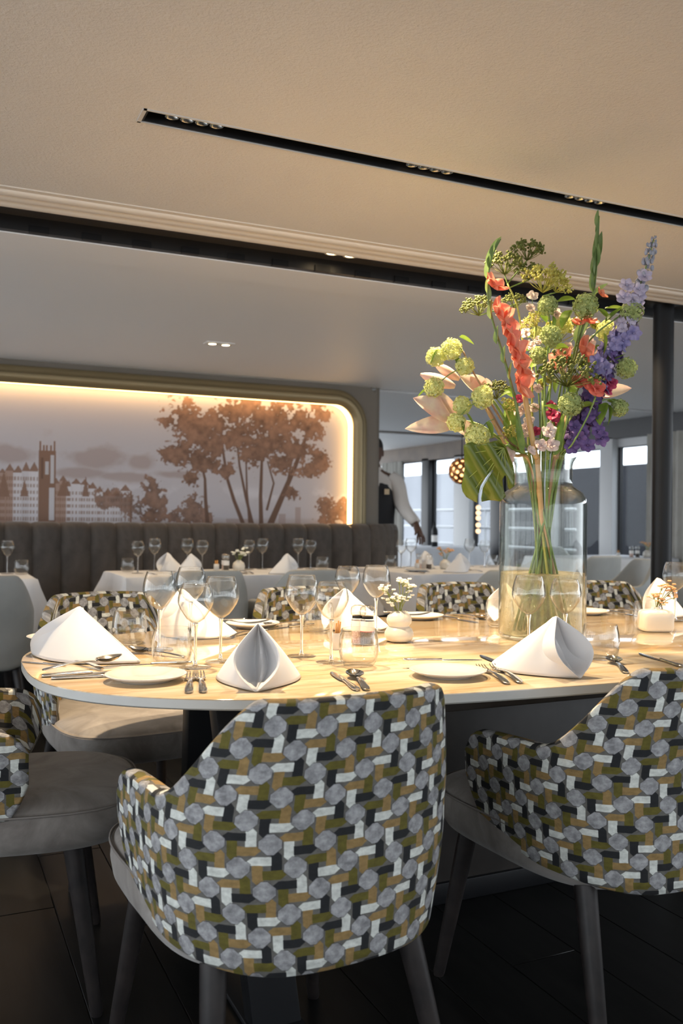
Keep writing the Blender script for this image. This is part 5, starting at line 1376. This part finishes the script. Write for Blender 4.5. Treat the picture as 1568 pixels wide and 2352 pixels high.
mini_vase(1.785, 5.40, 'cream bud vase on the middle clothed table', 'sprig of cream blossoms on the middle clothed table', M['tiny_white'])
mini_cup(2.96, 5.20, 'white stick cup on the table below the mural end'); mini_mill(3.05, 5.20, M['pepper'], 'dark pepper mill on the table below the mural end'); mini_mill(3.02, 5.28, M['salt'], 'salt mill on the table below the mural end')
mini_vase(3.19, 5.22, 'cream bud vase on the table below the mural end', 'sprig of golden blossoms below the mural end', M['tiny_peach'])
mini_cup(5.80, 6.45, 'white stick cup on the window table'); mini_mill(5.93, 6.42, M['salt'], 'salt mill on the window table'); mini_mill(6.02, 6.44, M['pepper'], 'pepper mill on the window table')
mini_vase(6.12, 6.42, 'cream bud vase on the window table', 'sprig of orange blossoms on the window table', M['tiny_peach'])
for (x, y, x2, y2, k, lab) in ((1.20, 5.12, 1.19, 5.34, 'knife', 'knife on the left part of the middle clothed table'), (1.72, 5.05, 1.72, 5.27, 'knife', 'knife in the centre of the middle clothed table'), (1.76, 5.05, 1.77, 5.27, 'fork', 'fork in the centre of the middle clothed table'), (2.80, 4.83, 2.84, 5.05, 'knife', 'knife on the table below the mural end'), (3.24, 4.85, 3.26, 5.05, 'fork', 'fork on the table below the mural end')):
    cutlery(k, (x, y), (x2, y2), lab, 'cutlery on the white-clothed tables', CZ)
plate((1.60, 5.12), 'white side plate on the middle clothed table', 'plates on the white-clothed tables', CZ)
plate((2.86, 5.02), 'white side plate on the table below the mural end', 'plates on the white-clothed tables', CZ)

# honeycomb pendant, and globes on a cord standing in for lamp reflections
M['copper'] = mat('copper honeycomb shell', (0.42, 0.20, 0.08), 0.35, 0.8)
M['glow'] = emit('warm lamp cell', (1.0, 0.55, 0.22), 3.2)
pc = at(1060, 1082, 8.6); pr = 29 / FPX * 8.6
pl = thing('pendant_lamp', 'copper honeycomb globe pendant glowing behind the monstera leaf', 'lamp', pc)
MB().ball((0, 0, 0), pr * .93, 20, 12).obj('globe', M['copper'], pl)
cell_ring = MB().lathe([(pr * .155, -.004), (pr * .185, .006), (pr * .155, .012), (pr * .135, .002)], 10, True).mesh('cell_ring', M['copper'])
cell = MB().lathe([(0.0004, .002), (pr * .14, .002)], 10).mesh('cell_lamp', M['glow'])
for k in range(60):
    z = 1 - 2 * (k + .5) / 60; a = k * 2.39996; rr = math.sqrt(1 - z * z); d = Vector((rr * math.cos(a), rr * math.sin(a), z))
    q = Vector((0, 0, 1)).rotation_difference(d).to_euler(); ro = new_obj('cell_ring', cell_ring, pl, d * pr * .95, q); new_obj('cell_lamp', cell, ro)
MB().tube([(0, 0, pr * .9), (0, 0, 2.13 - pc.z)], 0.006, 6).obj('cord', M['black'], pl)
gc = at(1098, 1170, 9.4)
gs = thing('globe_string', 'vertical string of small glowing globes by the far window', 'lamp', (gc.x, gc.y, 0))  # lamp reflections modelled as glowing globes on an added cord
M['bulb'] = emit('warm bulb', (1.0, 0.66, 0.38), 2.0)
MB().tube([(0, 0, .85), (0, 0, 2.12)], .004, 5).obj('cord', M['black'], gs)
for py in (1166, 1178, 1190, 1206, 1220):
    MB().ball((0, 0, at(1098, py, 9.4).z), .026, 10, 6).obj('globe', M['bulb'], gs)
# dark wine bottle far off
bp = onz(1033, 1262, .7618)
MB_ = MB().lathe([(0.0004, 0), (0.036, 0.0), (0.038, .004), (0.038, .19), (0.030, .225), (0.014, .25), (0.014, .30), (0.0004, .30)], 20)
bo = thing('wine_bottle', 'dark wine bottle standing on the far table', 'bottle', (5.62, 9.45, .7618)); MB_.obj('body', M['black_metal'], bo); MB().lathe([(0.0385, .06), (0.0385, .14)], 20).obj('label', M['label'], bo)

# ------------------------------------------------------------------ waiter behind the mural wall
M['skin'] = mat('brown skin', (0.105, 0.052, 0.032), 0.5)
M['shirt'] = mat('white shirt', (0.62, 0.58, 0.54), 0.85)
M['vest'] = mat('black vest', (0.012, 0.012, 0.014), 0.8)
M['trousers'] = mat('black trousers', (0.014, 0.014, 0.016), 0.8)
M['hair'] = mat('black hair', (0.010, 0.008, 0.007), 0.7)
pn = thing('person', 'waiter in white shirt and black vest reaching down beside the wall', 'person', (3.425, 6.77, 0), -YAW)
# local: X to the right of the picture, Y away, Z up
bmv = [(0, 0, .98), (0, 0, 1.20), (0, -.01, 1.40), (0, -.015, 1.50), (0, -.03, 1.60),                     # 0-4 spine, neck, head base
       (.17, -.02, 1.42), (.245, -.06, 1.20), (.345, -.16, 1.06),                                            # 5-7 reaching arm
       (-.18, 0, 1.42), (-.24, .0, 1.16), (-.24, -.06, .92),                                                 # 8-10 other arm
       (.095, 0, .93), (.10, .0, .50), (.10, .02, .09), (.11, -.13, .035), (-.095, 0, .93), (-.10, 0, .50), (-.10, .02, .09), (-.11, -.13, .035)]
bed = [(0, 1), (1, 2), (2, 3), (3, 4), (2, 5), (5, 6), (6, 7), (2, 8), (8, 9), (9, 10), (0, 11), (11, 12), (12, 13), (13, 14), (0, 15), (15, 16), (16, 17), (17, 18)]
brad = [.13, .125, .13, .055, .06, .062, .045, .030, .062, .045, .03, .085, .06, .042, .035, .085, .06, .042, .035]
# reaching hand: palm and five fingers
palm = len(bmv)
bmv += [(.365, -.185, 1.015), (.38, -.20, .975)]; brad += [.026, .024]; bed += [(7, palm), (palm, palm + 1)]
for k, (ox, oy, L) in enumerate(((-.025, .0, .055), (-.008, -.012, .068), (.010, -.015, .066), (.026, -.010, .050))):
    i = len(bmv); bmv += [(.38 + ox, -.20 + oy, .955), (.385 + ox * 1.1, -.21 + oy, .955 - L * .5), (.382 + ox * 1.1, -.205 + oy, .955 - L)]; brad += [.0095, .009, .008]; bed += [(palm + 1, i), (i, i + 1), (i + 1, i + 2)]
i = len(bmv); bmv += [(.345, -.205, .995), (.335, -.225, .965)]; brad += [.011, .009]; bed += [(palm, i), (i, i + 1)]
bme = bpy.data.meshes.new('body'); bme.from_pydata(bmv, bed, []); bme.materials.append(M['skin'])
bo_ = new_obj('body', bme, pn); sk = bo_.modifiers.new('skin', 'SKIN')
for i, v_ in enumerate(bme.skin_vertices[0].data): v_.radius = (brad[i], brad[i] * (.8 if i < 3 else 1)); v_.use_root = (i == 0)
ss = bo_.modifiers.new('sub', 'SUBSURF'); ss.levels = 2; ss.render_levels = 2
hd = MB()
P = []
for i in range(15):
    th = PI * i / 14; row = []
    for k in range(21):
        a = 2 * PI * k / 20; x, y, z = math.sin(th) * math.cos(a), math.sin(th) * math.sin(a), math.cos(th)
        fx = 0.072 * (1 - .18 * max(-z, 0)); fy = .092
        yy = y * fy - (0.012 if y < -.6 and -.5 < z < .2 else 0) * max(0, 1 - abs(x) * 3.5)   # nose ridge
        if y < -.3 and .0 < z < .25 and .25 < abs(x) < .6: yy += .006                          # eye hollows
        if y < -.5 and -.62 < z < -.48: yy += .004                                               # mouth line
        row.append((x * fx, -.035 + yy, 1.655 + z * .115))
    P.append(row)
head = hd.grid(P).obj('head', M['skin'], pn)
for sx in (-1, 1): MB().ball((sx * .073, -.025, 1.65), (.010, .018, .030), 8, 6).obj('ear', M['skin'], head)
hp_ = MB()
P = []
for i in range(8):
    th = PI * .52 * i / 7
    P.append([(math.sin(th) * math.cos(a) * .078, -.028 + math.sin(th) * math.sin(a) * .098, 1.665 + math.cos(th) * .118 + (.035 if math.sin(a) < -.3 else 0) * (i / 7)) for a in np.linspace(0, 2 * PI, 21)])
hp_.grid(P).obj('hair', M['hair'], pn)
def torso(name, mt, rings):
    P = [[(cx_ + rx * math.cos(a), cy_ + ry * math.sin(a), z) for a in np.linspace(0, 2 * PI, 29)] for (z, rx, ry, cx_, cy_) in rings]
    return MB().grid(P).obj(name, mt, pn)
torso('shirt', M['shirt'], [(.96, .165, .125, 0, 0), (1.10, .170, .128, 0, 0), (1.28, .185, .132, 0, -.005), (1.40, .195, .120, 0, -.01), (1.46, .150, .095, 0, -.012), (1.50, .075, .070, 0, -.018), (1.53, .066, .064, 0, -.02)])
torso('vest', M['vest'], [(.93, .178, .138, 0, 0), (1.10, .178, .137, 0, 0), (1.28, .191, .140, 0, -.005), (1.38, .178, .128, 0, -.01), (1.44, .140, .104, 0, -.012)])
vsh = MB().add([(-.06, -.150, 1.46), (.06, -.150, 1.46), (.0, -.152, 1.22)], [(0, 1, 2)]).add([(-.06, -.140, 1.46), (.06, -.140, 1.46), (.0, -.142, 1.22)], [(2, 1, 0)]).obj('shirt_front', M['shirt'], pn)
MB().box(.085, .125, -.150, -.136, 1.30, 1.345).obj('badge', mat('brass badge', (.6, .45, .28), .4), pn, smooth=False)
MB().tube(spline([(.13, -.01, 1.435), (.19, -.03, 1.38), (.245, -.065, 1.20), (.345, -.16, 1.065)], 6), list(np.interp(np.linspace(0, 1, 19), [0, .3, 1], [.075, .078, .045])), 14).obj('sleeve', M['shirt'], pn)
MB().tube(spline([(-.13, -.01, 1.435), (-.20, .0, 1.36), (-.245, .0, 1.16), (-.24, -.05, .95)], 6), list(np.interp(np.linspace(0, 1, 19), [0, .3, 1], [.075, .075, .045])), 14).obj('sleeve', M['shirt'], pn)
for sx in (-1, 1): MB().tube([(sx * .09, 0, .97), (sx * .10, 0, .5), (sx * .10, .02, .07)], [.105, .082, .065], 14).obj('trouser_leg', M['trousers'], pn)
